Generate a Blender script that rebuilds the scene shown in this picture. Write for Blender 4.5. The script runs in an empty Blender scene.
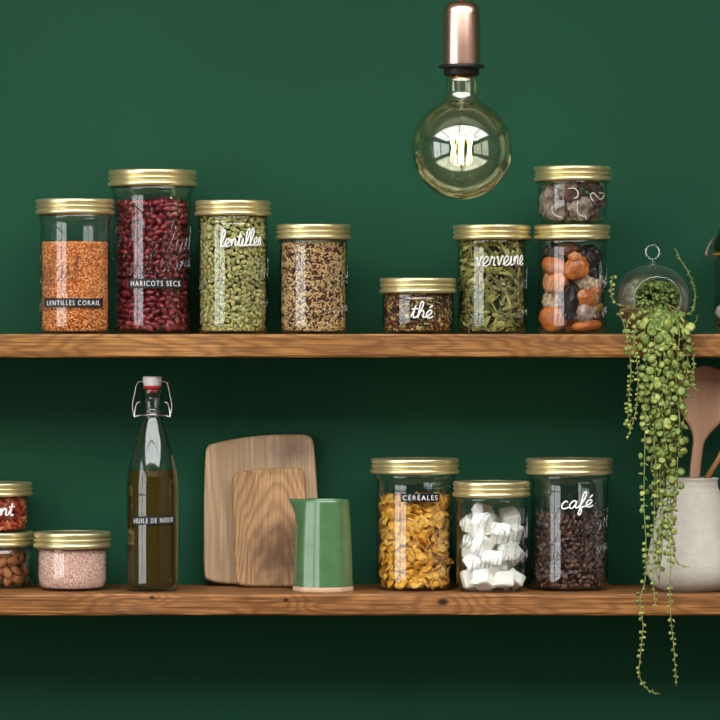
import bpy, math, random
import numpy as np
from mathutils import Vector, Matrix, Euler

random.seed(7)
RNG = np.random.default_rng(7)
PI = math.pi
scene = bpy.context.scene
COL = scene.collection

# ------------------------------------------------------------------ frame of reference
# metres; X right, Z up, wall at +Y, viewer at -Y. Sizes were measured at the jars' plane Y = 0.
D = 5.0            # distance of the camera from the plane Y = 0
S = 0.0013         # metres per photo pixel on that plane
H = 1.50           # eye height
HZ = 345.0         # photo row of the horizon
YF, YW = -0.10, 0.095      # front edge of the shelves, wall surface

def k(Y): return S * (D + Y) / D
def wx(px, Y=0.0): return (px - 360.0) * k(Y)
def wz(py, Y=0.0): return H + (HZ - py) * k(Y)
def P(px, py, Y=0.0): return Vector((wx(px, Y), Y, wz(py, Y)))

SH_UP = wz(334.0, YF)
SH_LO = wz(594.0, YF)

def C(h, a=1.0):
    h = h.lstrip('#')
    v = [int(h[i:i + 2], 16) / 255 for i in (0, 2, 4)]
    return tuple([(x / 12.92 if x <= 0.04045 else ((x + 0.055) / 1.055) ** 2.4) for x in v] + [a])

# ------------------------------------------------------------------ mesh builder
class MB:
    def __init__(s): s.v, s.f, s.m, s.sm = [], [], [], []
    def add(s, verts, faces, mat=0, smooth=True):
        b = len(s.v)
        s.v.extend([tuple(p) for p in verts])
        s.f.extend([tuple(b + i for i in f) for f in faces])
        s.m.extend([mat] * len(faces)); s.sm.extend([smooth] * len(faces))
    def lathe(s, prof, n=64, mat=0, smooth=True, loop=False, M=None, warp=None):
        verts, faces, rings = [], [], []
        for r, z in prof:
            if abs(r) < 1e-7:
                rings.append([len(verts)]); verts.append(Vector((0, 0, z)))
            else:
                ring = []
                for i in range(n):
                    a = 2 * PI * i / n
                    ring.append(len(verts)); verts.append(Vector((r * math.cos(a), r * math.sin(a), z)))
                rings.append(ring)
        pairs = list(zip(rings[:-1], rings[1:]))
        if loop: pairs.append((rings[-1], rings[0]))
        for A, B in pairs:
            if len(A) == 1 and len(B) == 1: continue
            for i in range(n):
                j = (i + 1) % n
                if len(A) == 1: faces.append((A[0], B[j], B[i]))
                elif len(B) == 1: faces.append((A[i], A[j], B[0]))
                else: faces.append((A[i], A[j], B[j], B[i]))
        if warp: verts = [warp(v) for v in verts]
        if M is not None: verts = [M @ v for v in verts]
        s.add(verts, faces, mat, smooth)
    def tube(s, pts, r, n=8, mat=0, flat=None, closed=False):
        pts = [Vector(p) for p in pts]
        m = len(pts)
        rr = r if isinstance(r, (list, tuple)) else [r] * m
        verts, faces = [], []
        up = None
        for i, p in enumerate(pts):
            if closed: t = pts[(i + 1) % m] - pts[i - 1]
            else: t = pts[min(i + 1, m - 1)] - pts[max(i - 1, 0)]
            if t.length < 1e-9: t = Vector((0, 0, 1))
            t.normalize()
            if up is None:
                up = Vector((0, 0, 1)) if abs(t.z) < 0.9 else Vector((0, 1, 0))
            u = up - t * up.dot(t)
            if u.length < 1e-6: u = t.orthogonal()
            u.normalize(); up = u
            w = t.cross(u)
            for j in range(n):
                a = 2 * PI * j / n
                verts.append(p + (u * math.cos(a) + w * math.sin(a)) * rr[i])
        for i in range(m if closed else m - 1):
            a0, b0 = i * n, ((i + 1) % m) * n
            for j in range(n):
                q = (j + 1) % n
                faces.append((a0 + j, a0 + q, b0 + q, b0 + j))
        if not closed:
            faces.append(tuple(range(n - 1, -1, -1)))
            faces.append(tuple((m - 1) * n + j for j in range(n)))
        s.add(verts, faces, mat, True)
    def box(s, lo, hi, mat=0, smooth=False):
        x0, y0, z0 = lo; x1, y1, z1 = hi
        v = [(x0,y0,z0),(x1,y0,z0),(x1,y1,z0),(x0,y1,z0),(x0,y0,z1),(x1,y0,z1),(x1,y1,z1),(x0,y1,z1)]
        f = [(0,3,2,1),(4,5,6,7),(0,1,5,4),(1,2,6,5),(2,3,7,6),(3,0,4,7)]
        s.add(v, f, mat, smooth)
    def build(s, name, mats, parent=None, loc=None):
        me = bpy.data.meshes.new(name)
        me.from_pydata(s.v, [], s.f)
        for m in (mats if isinstance(mats, (list, tuple)) else [mats]): me.materials.append(m)
        me.polygons.foreach_set('material_index', s.m)
        me.polygons.foreach_set('use_smooth', s.sm)
        me.update()
        o = bpy.data.objects.new(name, me)
        COL.objects.link(o)
        if parent is not None: o.parent = parent
        if loc is not None: o.location = loc
        return o

def mesh_np(name, V, F, mats, matidx=None, smooth=True):
    me = bpy.data.meshes.new(name)
    me.from_pydata(V.tolist() if hasattr(V, 'tolist') else V, [], F.tolist() if hasattr(F, 'tolist') else F)
    for m in mats: me.materials.append(m)
    if matidx is not None: me.polygons.foreach_set('material_index', np.asarray(matidx, dtype=np.int32))
    me.polygons.foreach_set('use_smooth', np.ones(len(me.polygons), dtype=bool) if smooth else np.zeros(len(me.polygons), dtype=bool))
    me.update()
    return me

def link(name, me, parent=None, loc=None):
    o = bpy.data.objects.new(name, me)
    COL.objects.link(o)
    if parent is not None: o.parent = parent
    if loc is not None: o.location = loc
    return o

def tag(o, label=None, cat=None, group=None, kind=None):
    if label: o['label'] = label
    if cat: o['category'] = cat
    if group: o['group'] = group
    if kind: o['kind'] = kind
    return o

def thing(name, label, cat, loc=(0, 0, 0), rz=0.0, group=None):
    o = bpy.data.objects.new(name, None); COL.objects.link(o)
    o.empty_display_size = 0.02
    o.location = loc; o.rotation_euler = (0, 0, rz)
    return tag(o, label, cat, group)

def copy_thing(o, name=None):
    c = o.copy(); COL.objects.link(c)
    for ch in o.children:
        d = ch.copy(); COL.objects.link(d); d.parent = c
    return c

def bevel(o, w, seg=3):
    m = o.modifiers.new('bevel', 'BEVEL'); m.width = w; m.segments = seg; m.limit_method = 'ANGLE'
    m.angle_limit = math.radians(40)
    return o

def catmull(pts, per=6, closed=False):
    pts = [np.array(p, dtype=float) for p in pts]
    n = len(pts); out = []
    rng = range(n) if closed else range(n - 1)
    for i in rng:
        p1, p2 = pts[i], pts[(i + 1) % n]
        p0 = pts[i - 1] if (i > 0 or closed) else 2 * p1 - p2
        p3 = pts[(i + 2) % n] if (i + 2 < n or closed) else 2 * p2 - p1
        for j in range(per):
            t = j / per
            out.append(0.5 * ((2 * p1) + (-p0 + p2) * t + (2 * p0 - 5 * p1 + 4 * p2 - p3) * t * t + (-p0 + 3 * p1 - 3 * p2 + p3) * t ** 3))
    if not closed: out.append(pts[-1])
    return out

# ------------------------------------------------------------------ materials
def new_mat(name):
    m = bpy.data.materials.new(name); m.use_nodes = True
    nt = m.node_tree; nt.nodes.clear()
    out = nt.nodes.new('ShaderNodeOutputMaterial')
    return m, nt, out

class N:
    """small helper to wire nodes"""
    def __init__(s, nt): s.nt = nt
    def __call__(s, typ, ins=None, **kw):
        n = s.nt.nodes.new(typ)
        for a, b in kw.items(): setattr(n, a, b)
        for key, val in (ins or {}).items():
            if isinstance(val, bpy.types.NodeSocket): s.nt.links.new(val, n.inputs[key])
            else: n.inputs[key].default_value = val
        return n
    def math(s, op, a, b=0.0, clamp=False):
        n = s.nt.nodes.new('ShaderNodeMath'); n.operation = op; n.use_clamp = clamp
        for i, v in enumerate((a, b)):
            if isinstance(v, bpy.types.NodeSocket): s.nt.links.new(v, n.inputs[i])
            else: n.inputs[i].default_value = v
        return n.outputs[0]
    def ramp(s, fac, stops, interp='LINEAR'):
        n = s.nt.nodes.new('ShaderNodeValToRGB'); cr = n.color_ramp; cr.interpolation = interp
        while len(cr.elements) < len(stops): cr.elements.new(0.5)
        for e, (p, c) in zip(cr.elements, stops): e.position = p; e.color = c
        s.nt.links.new(fac, n.inputs[0])
        return n.outputs[0]
    def mix(s, fac, a, b, mode='MIX'):
        n = s.nt.nodes.new('ShaderNodeMix'); n.data_type = 'RGBA'; n.blend_type = mode
        for i, v in ((0, fac), (6, a), (7, b)):
            if isinstance(v, bpy.types.NodeSocket): s.nt.links.new(v, n.inputs[i])
            else: n.inputs[i].default_value = v
        return n.outputs[2]

def pbr(name, col, rough=0.5, metal=0.0, spec=0.5, bump=None, coat=0.0, sss=0.0, var=None, trans=0.0, ior=1.45):
    """bump = (noise scale, strength, distance); var = (noise scale, second colour)"""
    m, nt, out = new_mat(name); n = N(nt)
    b = n('ShaderNodeBsdfPrincipled', {'Base Color': col, 'Roughness': rough, 'Metallic': metal, 'IOR': ior})
    b.inputs['Specular IOR Level'].default_value = spec
    b.inputs['Coat Weight'].default_value = coat
    b.inputs['Coat Roughness'].default_value = 0.06
    b.inputs['Transmission Weight'].default_value = trans
    if sss:
        b.inputs['Subsurface Weight'].default_value = sss
        b.inputs['Subsurface Radius'].default_value = (0.006, 0.003, 0.0015)
        b.inputs['Subsurface Scale'].default_value = 1.0
    tc = n('ShaderNodeTexCoord')
    if var:
        nz = n('ShaderNodeTexNoise', {'Vector': tc.outputs['Object'], 'Scale': var[0], 'Detail': 6.0})
        f = n.ramp(nz.outputs['Fac'], [(0.35, (0, 0, 0, 1)), (0.65, (1, 1, 1, 1))])
        nt.links.new(n.mix(f, col, var[1]), b.inputs['Base Color'])
    if bump:
        nz = n('ShaderNodeTexNoise', {'Vector': tc.outputs['Object'], 'Scale': bump[0], 'Detail': 4.0})
        bp = n('ShaderNodeBump', {'Height': nz.outputs['Fac'], 'Strength': bump[1], 'Distance': bump[2]})
        nt.links.new(bp.outputs[0], b.inputs['Normal'])
    nt.links.new(b.outputs[0], out.inputs[0])
    return m

def island_mat(name, stops, rough=0.55, spec=0.4, sss=0.0, per='island', bump=None, trans=0.0):
    """colour picked per loose grain (or per object) from a constant ramp"""
    m, nt, out = new_mat(name); n = N(nt)
    if per == 'island': src = n('ShaderNodeNewGeometry').outputs['Random Per Island']
    else: src = n('ShaderNodeObjectInfo').outputs['Random']
    c = n.ramp(src, stops, 'LINEAR')
    tc = n('ShaderNodeTexCoord')
    b = n('ShaderNodeBsdfPrincipled', {'Base Color': c, 'Roughness': rough})
    b.inputs['Specular IOR Level'].default_value = spec
    if sss:
        b.inputs['Subsurface Weight'].default_value = sss
        b.inputs['Subsurface Radius'].default_value = (0.003, 0.0018, 0.001)
        b.inputs['Subsurface Scale'].default_value = 1.0
    if bump:
        nz = n('ShaderNodeTexNoise', {'Vector': tc.outputs['Object'], 'Scale': bump[0], 'Detail': 4.0})
        bp = n('ShaderNodeBump', {'Height': nz.outputs['Fac'], 'Strength': bump[1], 'Distance': bump[2]})
        nt.links.new(bp.outputs[0], b.inputs['Normal'])
        f = n.ramp(nz.outputs['Fac'], [(0.3, (0.6, 0.6, 0.6, 1)), (0.7, (1.15, 1.15, 1.15, 1))])
        nt.links.new(n.mix(1.0, c, f, 'MULTIPLY'), b.inputs['Base Color'])
    nt.links.new(b.outputs[0], out.inputs[0])
    return m

def glass_mat(name, tint, edge, rough=0.02, base=0.04, power=5.0, gcol=(1, 1, 1, 1), edge_pow=3.0):
    """clear glass: what is behind shows through, tinted where the wall is seen edge on; mirror part after Schlick"""
    m, nt, out = new_mat(name); n = N(nt)
    lw = n('ShaderNodeLayerWeight', {'Blend': 0.5})
    fc = lw.outputs['Facing']
    fr = n.math('ADD', n.math('MULTIPLY', n.math('POWER', fc, power), 1.0 - base), base, True)
    tcol = n.mix(n.math('POWER', fc, edge_pow), tint, edge)
    t = n('ShaderNodeBsdfTransparent', {'Color': tcol})
    g = n('ShaderNodeBsdfGlossy', {'Color': gcol, 'Roughness': rough})
    mx = n('ShaderNodeMixShader', {0: fr, 1: t.outputs[0], 2: g.outputs[0]})
    nt.links.new(mx.outputs[0], out.inputs[0])
    return m

def wood_mat(name, light, dark, fibre, axis=0, rings=160.0, stretch=0.10, centre=(0, 0, 0), knots=(), wob=0.05, rough=0.55, fine=0.35, stain=None, contrast=1.0, rot=(0, 0, 0)):
    """solid wood: growth rings round an axis, warped, plus fine fibres along the axis and real knots"""
    m, nt, out = new_mat(name); n = N(nt)
    tc = n('ShaderNodeTexCoord').outputs['Object']
    sc = [1.0, 1.0, 1.0]; sc[axis] = stretch
    mp = n('ShaderNodeMapping', {'Vector': tc, 'Scale': tuple(sc), 'Rotation': rot})
    mp = n('ShaderNodeVectorMath', {0: mp.outputs[0], 1: tuple(c * q for c, q in zip(centre, sc))}, operation='SUBTRACT')
    nz = n('ShaderNodeTexNoise', {'Vector': mp.outputs[0], 'Scale': 14.0, 'Detail': 3.0, 'Roughness': 0.55})
    cen = n('ShaderNodeVectorMath', {0: nz.outputs['Color'], 1: (0.5, 0.5, 0.5)}, operation='SUBTRACT')
    scl = n('ShaderNodeVectorMath', {0: cen.outputs[0], 'Scale': wob}, operation='SCALE')
    add = n('ShaderNodeVectorMath', {0: mp.outputs[0], 1: scl.outputs[0]}, operation='ADD')
    ln = n('ShaderNodeVectorMath', {0: add.outputs[0]}, operation='LENGTH')
    rad = ln.outputs['Value']
    core = None
    for kx, kr, kd in knots:
        df = n('ShaderNodeVectorMath', {0: tc, 1: kx}, operation='SUBTRACT')
        dsc = [1.0, 1.0, 1.0]; dsc[axis] = 0.6
        df2 = n('ShaderNodeVectorMath', {0: df.outputs[0], 1: tuple(dsc)}, operation='MULTIPLY')
        dl = n('ShaderNodeVectorMath', {0: df2.outputs[0]}, operation='LENGTH').outputs['Value']
        g = n.math('POWER', 2.718, n.math('MULTIPLY', n.math('POWER', n.math('DIVIDE', dl, kr), 2.0), -1.0))
        rad = n.math('ADD', rad, n.math('MULTIPLY', g, kr * 0.9))
        c1 = n.math('SUBTRACT', 1.0, n.math('DIVIDE', dl, kd), True)
        core = c1 if core is None else n.math('MAXIMUM', core, c1)
    ring = n.math('SINE', n.math('MULTIPLY', rad, rings * 2 * PI / 6.28))
    r01 = n.math('POWER', n.math('ADD', n.math('MULTIPLY', ring, 0.5), 0.5), 1.6)
    fs = [420.0, 420.0, 420.0]; fs[axis] = 9.0
    mf = n('ShaderNodeMapping', {'Vector': tc, 'Scale': tuple(fs)})
    nf = n('ShaderNodeTexNoise', {'Vector': mf.outputs[0], 'Scale': 1.0, 'Detail': 3.0})
    bs = [26.0, 26.0, 26.0]; bs[axis] = 3.5
    mbn = n('ShaderNodeMapping', {'Vector': tc, 'Scale': tuple(bs)})
    nb = n('ShaderNodeTexNoise', {'Vector': mbn.outputs[0], 'Scale': 1.0, 'Detail': 4.0})
    c0 = n.mix(n.math('MULTIPLY', r01, 0.75 * contrast), light, dark)
    bt = n.ramp(nb.outputs['Fac'], [(0.3, (0.62, 0.58, 0.55, 1)), (0.62, (1.12, 1.12, 1.12, 1))])
    c1_ = n.mix(0.8, c0, bt, 'MULTIPLY')
    ff = n.ramp(nf.outputs['Fac'], [(0.38, (1, 1, 1, 1)), (0.62, (0, 0, 0, 1))])
    c2 = n.mix(n.math('MULTIPLY', ff, fine), c1_, fibre)
    if core is not None:
        cm = n.ramp(core, [(0.0, (0, 0, 0, 1)), (0.55, (1, 1, 1, 1))])
        c2 = n.mix(cm, c2, C('#2a1a10'))
    if stain:
        for (pos, rad_, col, amt) in stain:
            df = n('ShaderNodeVectorMath', {0: tc, 1: pos}, operation='SUBTRACT')
            dl = n('ShaderNodeVectorMath', {0: df.outputs[0]}, operation='LENGTH').outputs['Value']
            nzs = n('ShaderNodeTexNoise', {'Vector': tc, 'Scale': 55.0, 'Detail': 4.0})
            d2 = n.math('ADD', dl, n.math('MULTIPLY', n.math('SUBTRACT', nzs.outputs['Fac'], 0.5), rad_ * 1.1))
            sm = n.math('MULTIPLY', n.math('SUBTRACT', 1.0, n.math('DIVIDE', d2, rad_), True), amt, True)
            c2 = n.mix(sm, c2, col)
    b = n('ShaderNodeBsdfPrincipled', {'Base Color': c2, 'Roughness': rough})
    b.inputs['Specular IOR Level'].default_value = 0.3
    hgt = n.math('ADD', n.math('MULTIPLY', nf.outputs['Fac'], 0.7), n.math('MULTIPLY', r01, 0.4))
    bp = n('ShaderNodeBump', {'Height': hgt, 'Strength': 0.25, 'Distance': 0.0008})
    nt.links.new(bp.outputs[0], b.inputs['Normal'])
    nt.links.new(b.outputs[0], out.inputs[0])
    return m

def emit_mat(name, col, strength):
    m, nt, out = new_mat(name); n = N(nt)
    e = n('ShaderNodeEmission', {'Color': col, 'Strength': strength})
    nt.links.new(e.outputs[0], out.inputs[0])
    return m

M_WALL = pbr('green_paint', C('#164630'), 0.62, spec=0.14, bump=(260.0, 0.10, 0.0015), var=(3.0, C('#15432e')))
M_SHELF_UP = wood_mat('oak_upper', C('#a9763c'), C('#7a4f24'), C('#5f3c1d'), 0, 1150.0, 0.16, (0.1, 0.02, SH_UP - 0.05), (), 0.10, 0.5, 0.8, rot=(0, 0.16, 0.2))
kL = [((wx(443, YF), YF, wz(602, YF)), 0.030, 0.0060), ((wx(152, YF), YF, wz(597.5, YF)), 0.012, 0.0030), ((wx(286, YF), YF, wz(600, YF)), 0.014, 0.003)]
M_SHELF_LO = wood_mat('oak_lower', C('#9f6c3c'), C('#724822'), C('#563417'), 0, 1050.0, 0.16, (-0.2, 0.02, SH_LO - 0.06), kL, 0.11, 0.5, 0.8, rot=(0, -0.14, 0.2))
M_GLASS = glass_mat('jar_glass', (0.975, 0.985, 0.978, 1), (0.34, 0.36, 0.28, 1), edge_pow=4.0)
M_GLASS2 = glass_mat('thin_glass', (0.985, 0.99, 0.988, 1), (0.62, 0.68, 0.62, 1), edge_pow=4.0)
M_BULB = glass_mat('amber_bulb_glass', (0.99, 0.98, 0.93, 1), (0.80, 0.74, 0.46, 1), rough=0.015, base=0.075, power=3.0, gcol=(0.97, 0.98, 0.95, 1), edge_pow=2.5)
M_EMB = glass_mat('embossed_glass', (0.92, 0.93, 0.92, 1), (0.05, 0.05, 0.04, 1), base=0.05, power=4.5, edge_pow=1.5)
M_LID = pbr('gold_lid', C('#e6daa8'), 0.34, 0.88, bump=(900.0, 0.05, 0.0003))
M_LID2 = pbr('gold_lid_disc', C('#dccb90'), 0.30, 0.9, bump=(900.0, 0.05, 0.0003))
M_TAPE = pbr('black_label_tape', C('#17181a'), 0.35)
M_TEXT = pbr('white_lettering', C('#f2f2f0'), 0.6)
M_COPPER = pbr('copper', C('#f6c8b2'), 0.24, 1.0)
M_BLACK = pbr('black_plastic', C('#141416'), 0.4)
M_BRASS = pbr('brass', C('#caa35a'), 0.25, 1.0)
M_STEEL = pbr('steel_wire', C('#b9b6b0'), 0.25, 1.0)
M_PORC = pbr('white_porcelain', C('#f4f3ee'), 0.22, coat=0.4)
M_RED = pbr('red_rubber', C('#b3201d'), 0.5)
M_FIL = emit_mat('glowing_filament', (1.0, 0.62, 0.24, 1), 40.0)
M_PLASTER = pbr('white_plaster', C('#d9d6cf'), 0.8, bump=(60.0, 0.05, 0.002))
M_ROOM = pbr('brown_grey_plaster', C('#6a6158'), 0.85, bump=(60.0, 0.05, 0.002))
M_FRAME = pbr('window_paint', C('#e4e2dc'), 0.5, bump=(90.0, 0.05, 0.001))
M_DAY = emit_mat('daylight_pane', (0.96, 0.98, 1.0, 1), 3.6)
M_SKY = emit_mat('skylight_pane', (0.98, 0.99, 1.0, 1), 6.0)
M_FLOOR = wood_mat('floor_boards', C('#7a5c3c'), C('#5c3f24'), C('#442c18'), 1, 90.0, 0.1, (0.3, 0, -0.3), (), 0.1, 0.45)

# ------------------------------------------------------------------ the room
def structure(o): o['kind'] = 'structure'; return o
XW, YB, ZC = 2.6, -6.4, 2.75
m = MB(); m.box((-XW, YB, -0.06), (XW, YW + 0.1, 0.0)); structure(m.build('floor', M_FLOOR))
m = MB(); m.box((-XW, YB, ZC), (XW, YW + 0.1, ZC + 0.06)); structure(m.build('ceiling', M_PLASTER))
m = MB(); m.box((-XW, YW, 0.0), (XW, YW + 0.1, ZC)); structure(m.build('wall_back', M_WALL))
m = MB(); m.box((-XW - 0.1, YB, 0.0), (-XW, YW + 0.1, ZC)); structure(m.build('wall_left', M_ROOM))
m = MB(); m.box((XW, YB, 0.0), (XW + 0.1, YW + 0.1, ZC)); structure(m.build('wall_right', M_ROOM))
m = MB(); m.box((-XW, YB - 0.1, 0.0), (XW, YB, ZC)); structure(m.build('wall_front', M_ROOM))

def window(name, T, w, h, pane, nx=2, ny=3):
    """T takes (u, v, depth) of the wall's own plane to the room"""
    root = bpy.data.objects.new(name, None); COL.objects.link(root); structure(root)
    f = MB(); t = 0.05
    def bar(u0, v0, u1, v1, d=0.05):
        pts = [T(u, v, e) for e in (0.0, d) for (u, v) in ((u0, v0), (u1, v0), (u1, v1), (u0, v1))]
        f.add(pts, [(0,1,2,3),(4,7,6,5),(0,4,5,1),(1,5,6,2),(2,6,7,3),(3,7,4,0)], 0, False)
    bar(-t, -t, w + t, 0); bar(-t, h, w + t, h + t); bar(-t, 0, 0, h); bar(w, 0, w + t, h)
    for i in range(1, nx): bar(w * i / nx - 0.018, 0, w * i / nx + 0.018, h, 0.035)
    for j in range(1, ny): bar(0, h * j / ny - 0.015, w, h * j / ny + 0.015, 0.035)
    f.build('window_frame', M_FRAME, root)
    p = MB()
    p.add([T(u, v, e) for e in (0.004, 0.012) for (u, v) in ((0, 0), (w, 0), (w, h), (0, h))], [(0,3,2,1),(4,5,6,7),(0,1,5,4),(1,2,6,5),(2,3,7,6),(3,0,4,7)], 0, False)
    p.build('window_pane', pane, root)
window('window_1', lambda u, v, d: Vector((-XW + d, -1.35 - u, 0.75 + v)), 1.05, 1.65, M_DAY)
window('window_2', lambda u, v, d: Vector((-XW + d, -2.62 - u, 0.75 + v)), 2.3, 1.65, M_DAY, 3)
window('window_3', lambda u, v, d: Vector((-2.1 + u, -3.3 + v, ZC - d)), 4.2, 2.3, M_SKY, 4, 2)

# ------------------------------------------------------------------ shelves
def shelf(name, ztop, mat, label):
    m = MB()
    x0, x1, n = -1.25, 1.25, 120
    th = 0.0296 if ztop > 1.4 else 0.0272
    vs, fs = [], []
    # slightly irregular live front edge
    for i in range(n + 1):
        x = x0 + (x1 - x0) * i / n
        w1 = 0.0008 * math.sin(x * 21 + 1) + 0.0005 * math.sin(x * 57)
        w2 = 0.0008 * math.sin(x * 17 + 2) + 0.0004 * math.sin(x * 71)
        e = 0.0022
        pr = [(YW - 0.0005, ztop), (YF + e, ztop), (YF + 0.0006 + w1, ztop - e * 0.5), (YF + w1, ztop - e * 1.4), (YF + w2, ztop - th + e + w2), (YF + e, ztop - th), (YW - 0.0005, ztop - th)]
        vs += [(x, y, z) for y, z in pr]
    q = 7
    for i in range(n):
        for j in range(q):
            a, b = i * q + j, i * q + (j + 1) % q
            fs.append((a, b, b + q, a + q))
    fs.append(tuple(range(q))[::-1]); fs.append(tuple(n * q + j for j in range(q)))
    m.add(vs, fs, 0, False)
    o = m.build(name, mat)
    return tag(o, label, 'shelf')
shelf('wooden_shelf', SH_UP, M_SHELF_UP, 'upper thick oak wall shelf under the row of seven gold lidded jars')
shelf('wooden_shelf', SH_LO, M_SHELF_LO, 'lower thick oak wall shelf with dark knot under cereals and sugar jars')

# ------------------------------------------------------------------ lettering
GL = {
 'l': (0.55, [[(0,0.05),(0.3,0.8),(0.46,1.75),(0.3,2.1),(0.13,1.7),(0.1,0.6),(0.25,0.02),(0.55,0.15)]]),
 'e': (0.66, [[(0,0.1),(0.34,0.4),(0.5,0.78),(0.3,1.0),(0.08,0.6),(0.14,0.12),(0.38,0.0),(0.66,0.2)]]),
 'n': (0.78, [[(0,0.4),(0.1,0.95),(0.14,0.05),(0.2,0.55),(0.4,0.98),(0.54,0.75),(0.56,0.12),(0.78,0.12)]]),
 't': (0.5, [[(0,0.1),(0.18,0.9),(0.26,1.6),(0.2,0.5),(0.28,0.02),(0.5,0.15)], [(-0.02,1.1),(0.5,1.2)]]),
 'i': (0.42, [[(0,0.1),(0.15,0.95),(0.14,0.2),(0.25,0.0),(0.42,0.14)], [(0.17,1.38),(0.2,1.46)]]),
 's': (0.52, [[(0,0.1),(0.24,1.0),(0.3,0.7),(0.44,0.35),(0.34,0.02),(0.08,0.06)], ]),
 'h': (0.72, [[(0,0.1),(0.26,1.0),(0.38,1.8),(0.24,2.1),(0.12,1.6),(0.1,0.02),(0.18,0.55),(0.38,0.97),(0.52,0.75),(0.52,0.15),(0.72,0.1)]]),
 'v': (0.68, [[(0,0.8),(0.12,0.92),(0.3,0.02),(0.52,0.95),(0.68,0.88)]]),
 'r': (0.6, [[(0,0.1),(0.16,1.0),(0.22,0.82),(0.42,0.86),(0.4,0.4),(0.46,0.05),(0.6,0.12)]]),
 'c': (0.6, [[(0.48,0.8),(0.3,1.0),(0.07,0.6),(0.12,0.1),(0.35,0.0),(0.6,0.18)]]),
 'a': (0.76, [[(0.5,0.82),(0.3,1.0),(0.06,0.55),(0.12,0.06),(0.32,0.05),(0.5,0.6),(0.53,0.95),(0.5,0.2),(0.6,0.0),(0.76,0.16)]]),
 'f': (0.5, [[(0,0.1),(0.26,0.9),(0.42,1.75),(0.3,2.1),(0.16,1.6),(0.12,0.0),(0.06,-0.75),(0.18,-0.95),(0.28,-0.5),(0.2,0.0),(0.5,0.16)]]),
 'p': (0.7, [[(0,0.5),(0.14,0.98),(0.1,-0.9)], [(0.12,0.4),(0.32,0.98),(0.54,0.6),(0.4,0.04),(0.14,0.12)], [(0.44,0.05),(0.7,0.14)]]),
 'm': (1.1, [[(0,0.4),(0.1,0.95),(0.13,0.05),(0.2,0.6),(0.36,0.97),(0.46,0.7),(0.47,0.05),(0.54,0.6),(0.7,0.97),(0.82,0.7),(0.84,0.1),(1.1,0.14)]]),
 'w': (0.85, [[(0,0.9),(0.1,0.15),(0.22,0.0),(0.4,0.85),(0.46,0.1),(0.58,0.02),(0.78,0.95),(0.85,0.85)]]),
 'P': (1.15, [[(0.1,-0.5),(0.3,0.4),(0.5,1.9)], [(-0.1,1.3),(0.2,2.0),(0.75,2.2),(1.1,1.75),(0.85,1.1),(0.42,0.95)]]),
 'L': (0.85, [[(0.05,1.5),(0.35,2.1),(0.5,1.7),(0.2,0.4),(0.0,0.05),(0.3,0.12),(0.85,0.05)]]),
 ' ': (0.4, []),
}
GL['\u00e9'] = (GL['e'][0], GL['e'][1] + [[(0.26,1.28),(0.46,1.62)]])

def strokes(word, slant=0.12):
    x, out, cur = 0.0, [], None
    for ch in word:
        w, sts = GL[ch]
        for i, st in enumerate(sts):
            pts = [(px + x + slant * py, py) for px, py in st]
            out.append(pts)
        x += w
    return out, x

def cyl_pt(R, th, z):
    # th = 0 faces the viewer (-Y), positive to the right
    return Vector((R * math.sin(th), -R * math.cos(th), z))

def script_on_cyl(word, R, th0, th1, zbase, xh, rad, tilt=0.0, per=5, Rfun=None):
    sts, w = strokes(word)
    m = MB()
    for st in sts:
        pts = []
        for q in catmull(st, per):
            u = q[0] / w
            th = th0 + (th1 - th0) * u
            z = zbase + q[1] * xh + tilt * (u - 0.5)
            r = R if Rfun is None else Rfun(z)
            pts.append(cyl_pt(r + rad * 0.35, th, z))
        m.tube(pts, rad, 6)
    return m

def text_mesh(body):
    cu = bpy.data.curves.new('lettering', 'FONT'); cu.body = body; cu.size = 1.0; cu.resolution_u = 3
    cu.space_character = 1.25; cu.offset = -0.012
    o = bpy.data.objects.new('lettering', cu); COL.objects.link(o)
    dg = bpy.context.evaluated_depsgraph_get(); dg.update()
    ev = o.evaluated_get(dg); me = ev.to_mesh()
    V = np.array([v.co[:] for v in me.vertices]); F = [tuple(p.vertices) for p in me.polygons]
    ev.to_mesh_clear(); bpy.data.objects.remove(o); bpy.data.curves.remove(cu)
    return V, F

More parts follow.
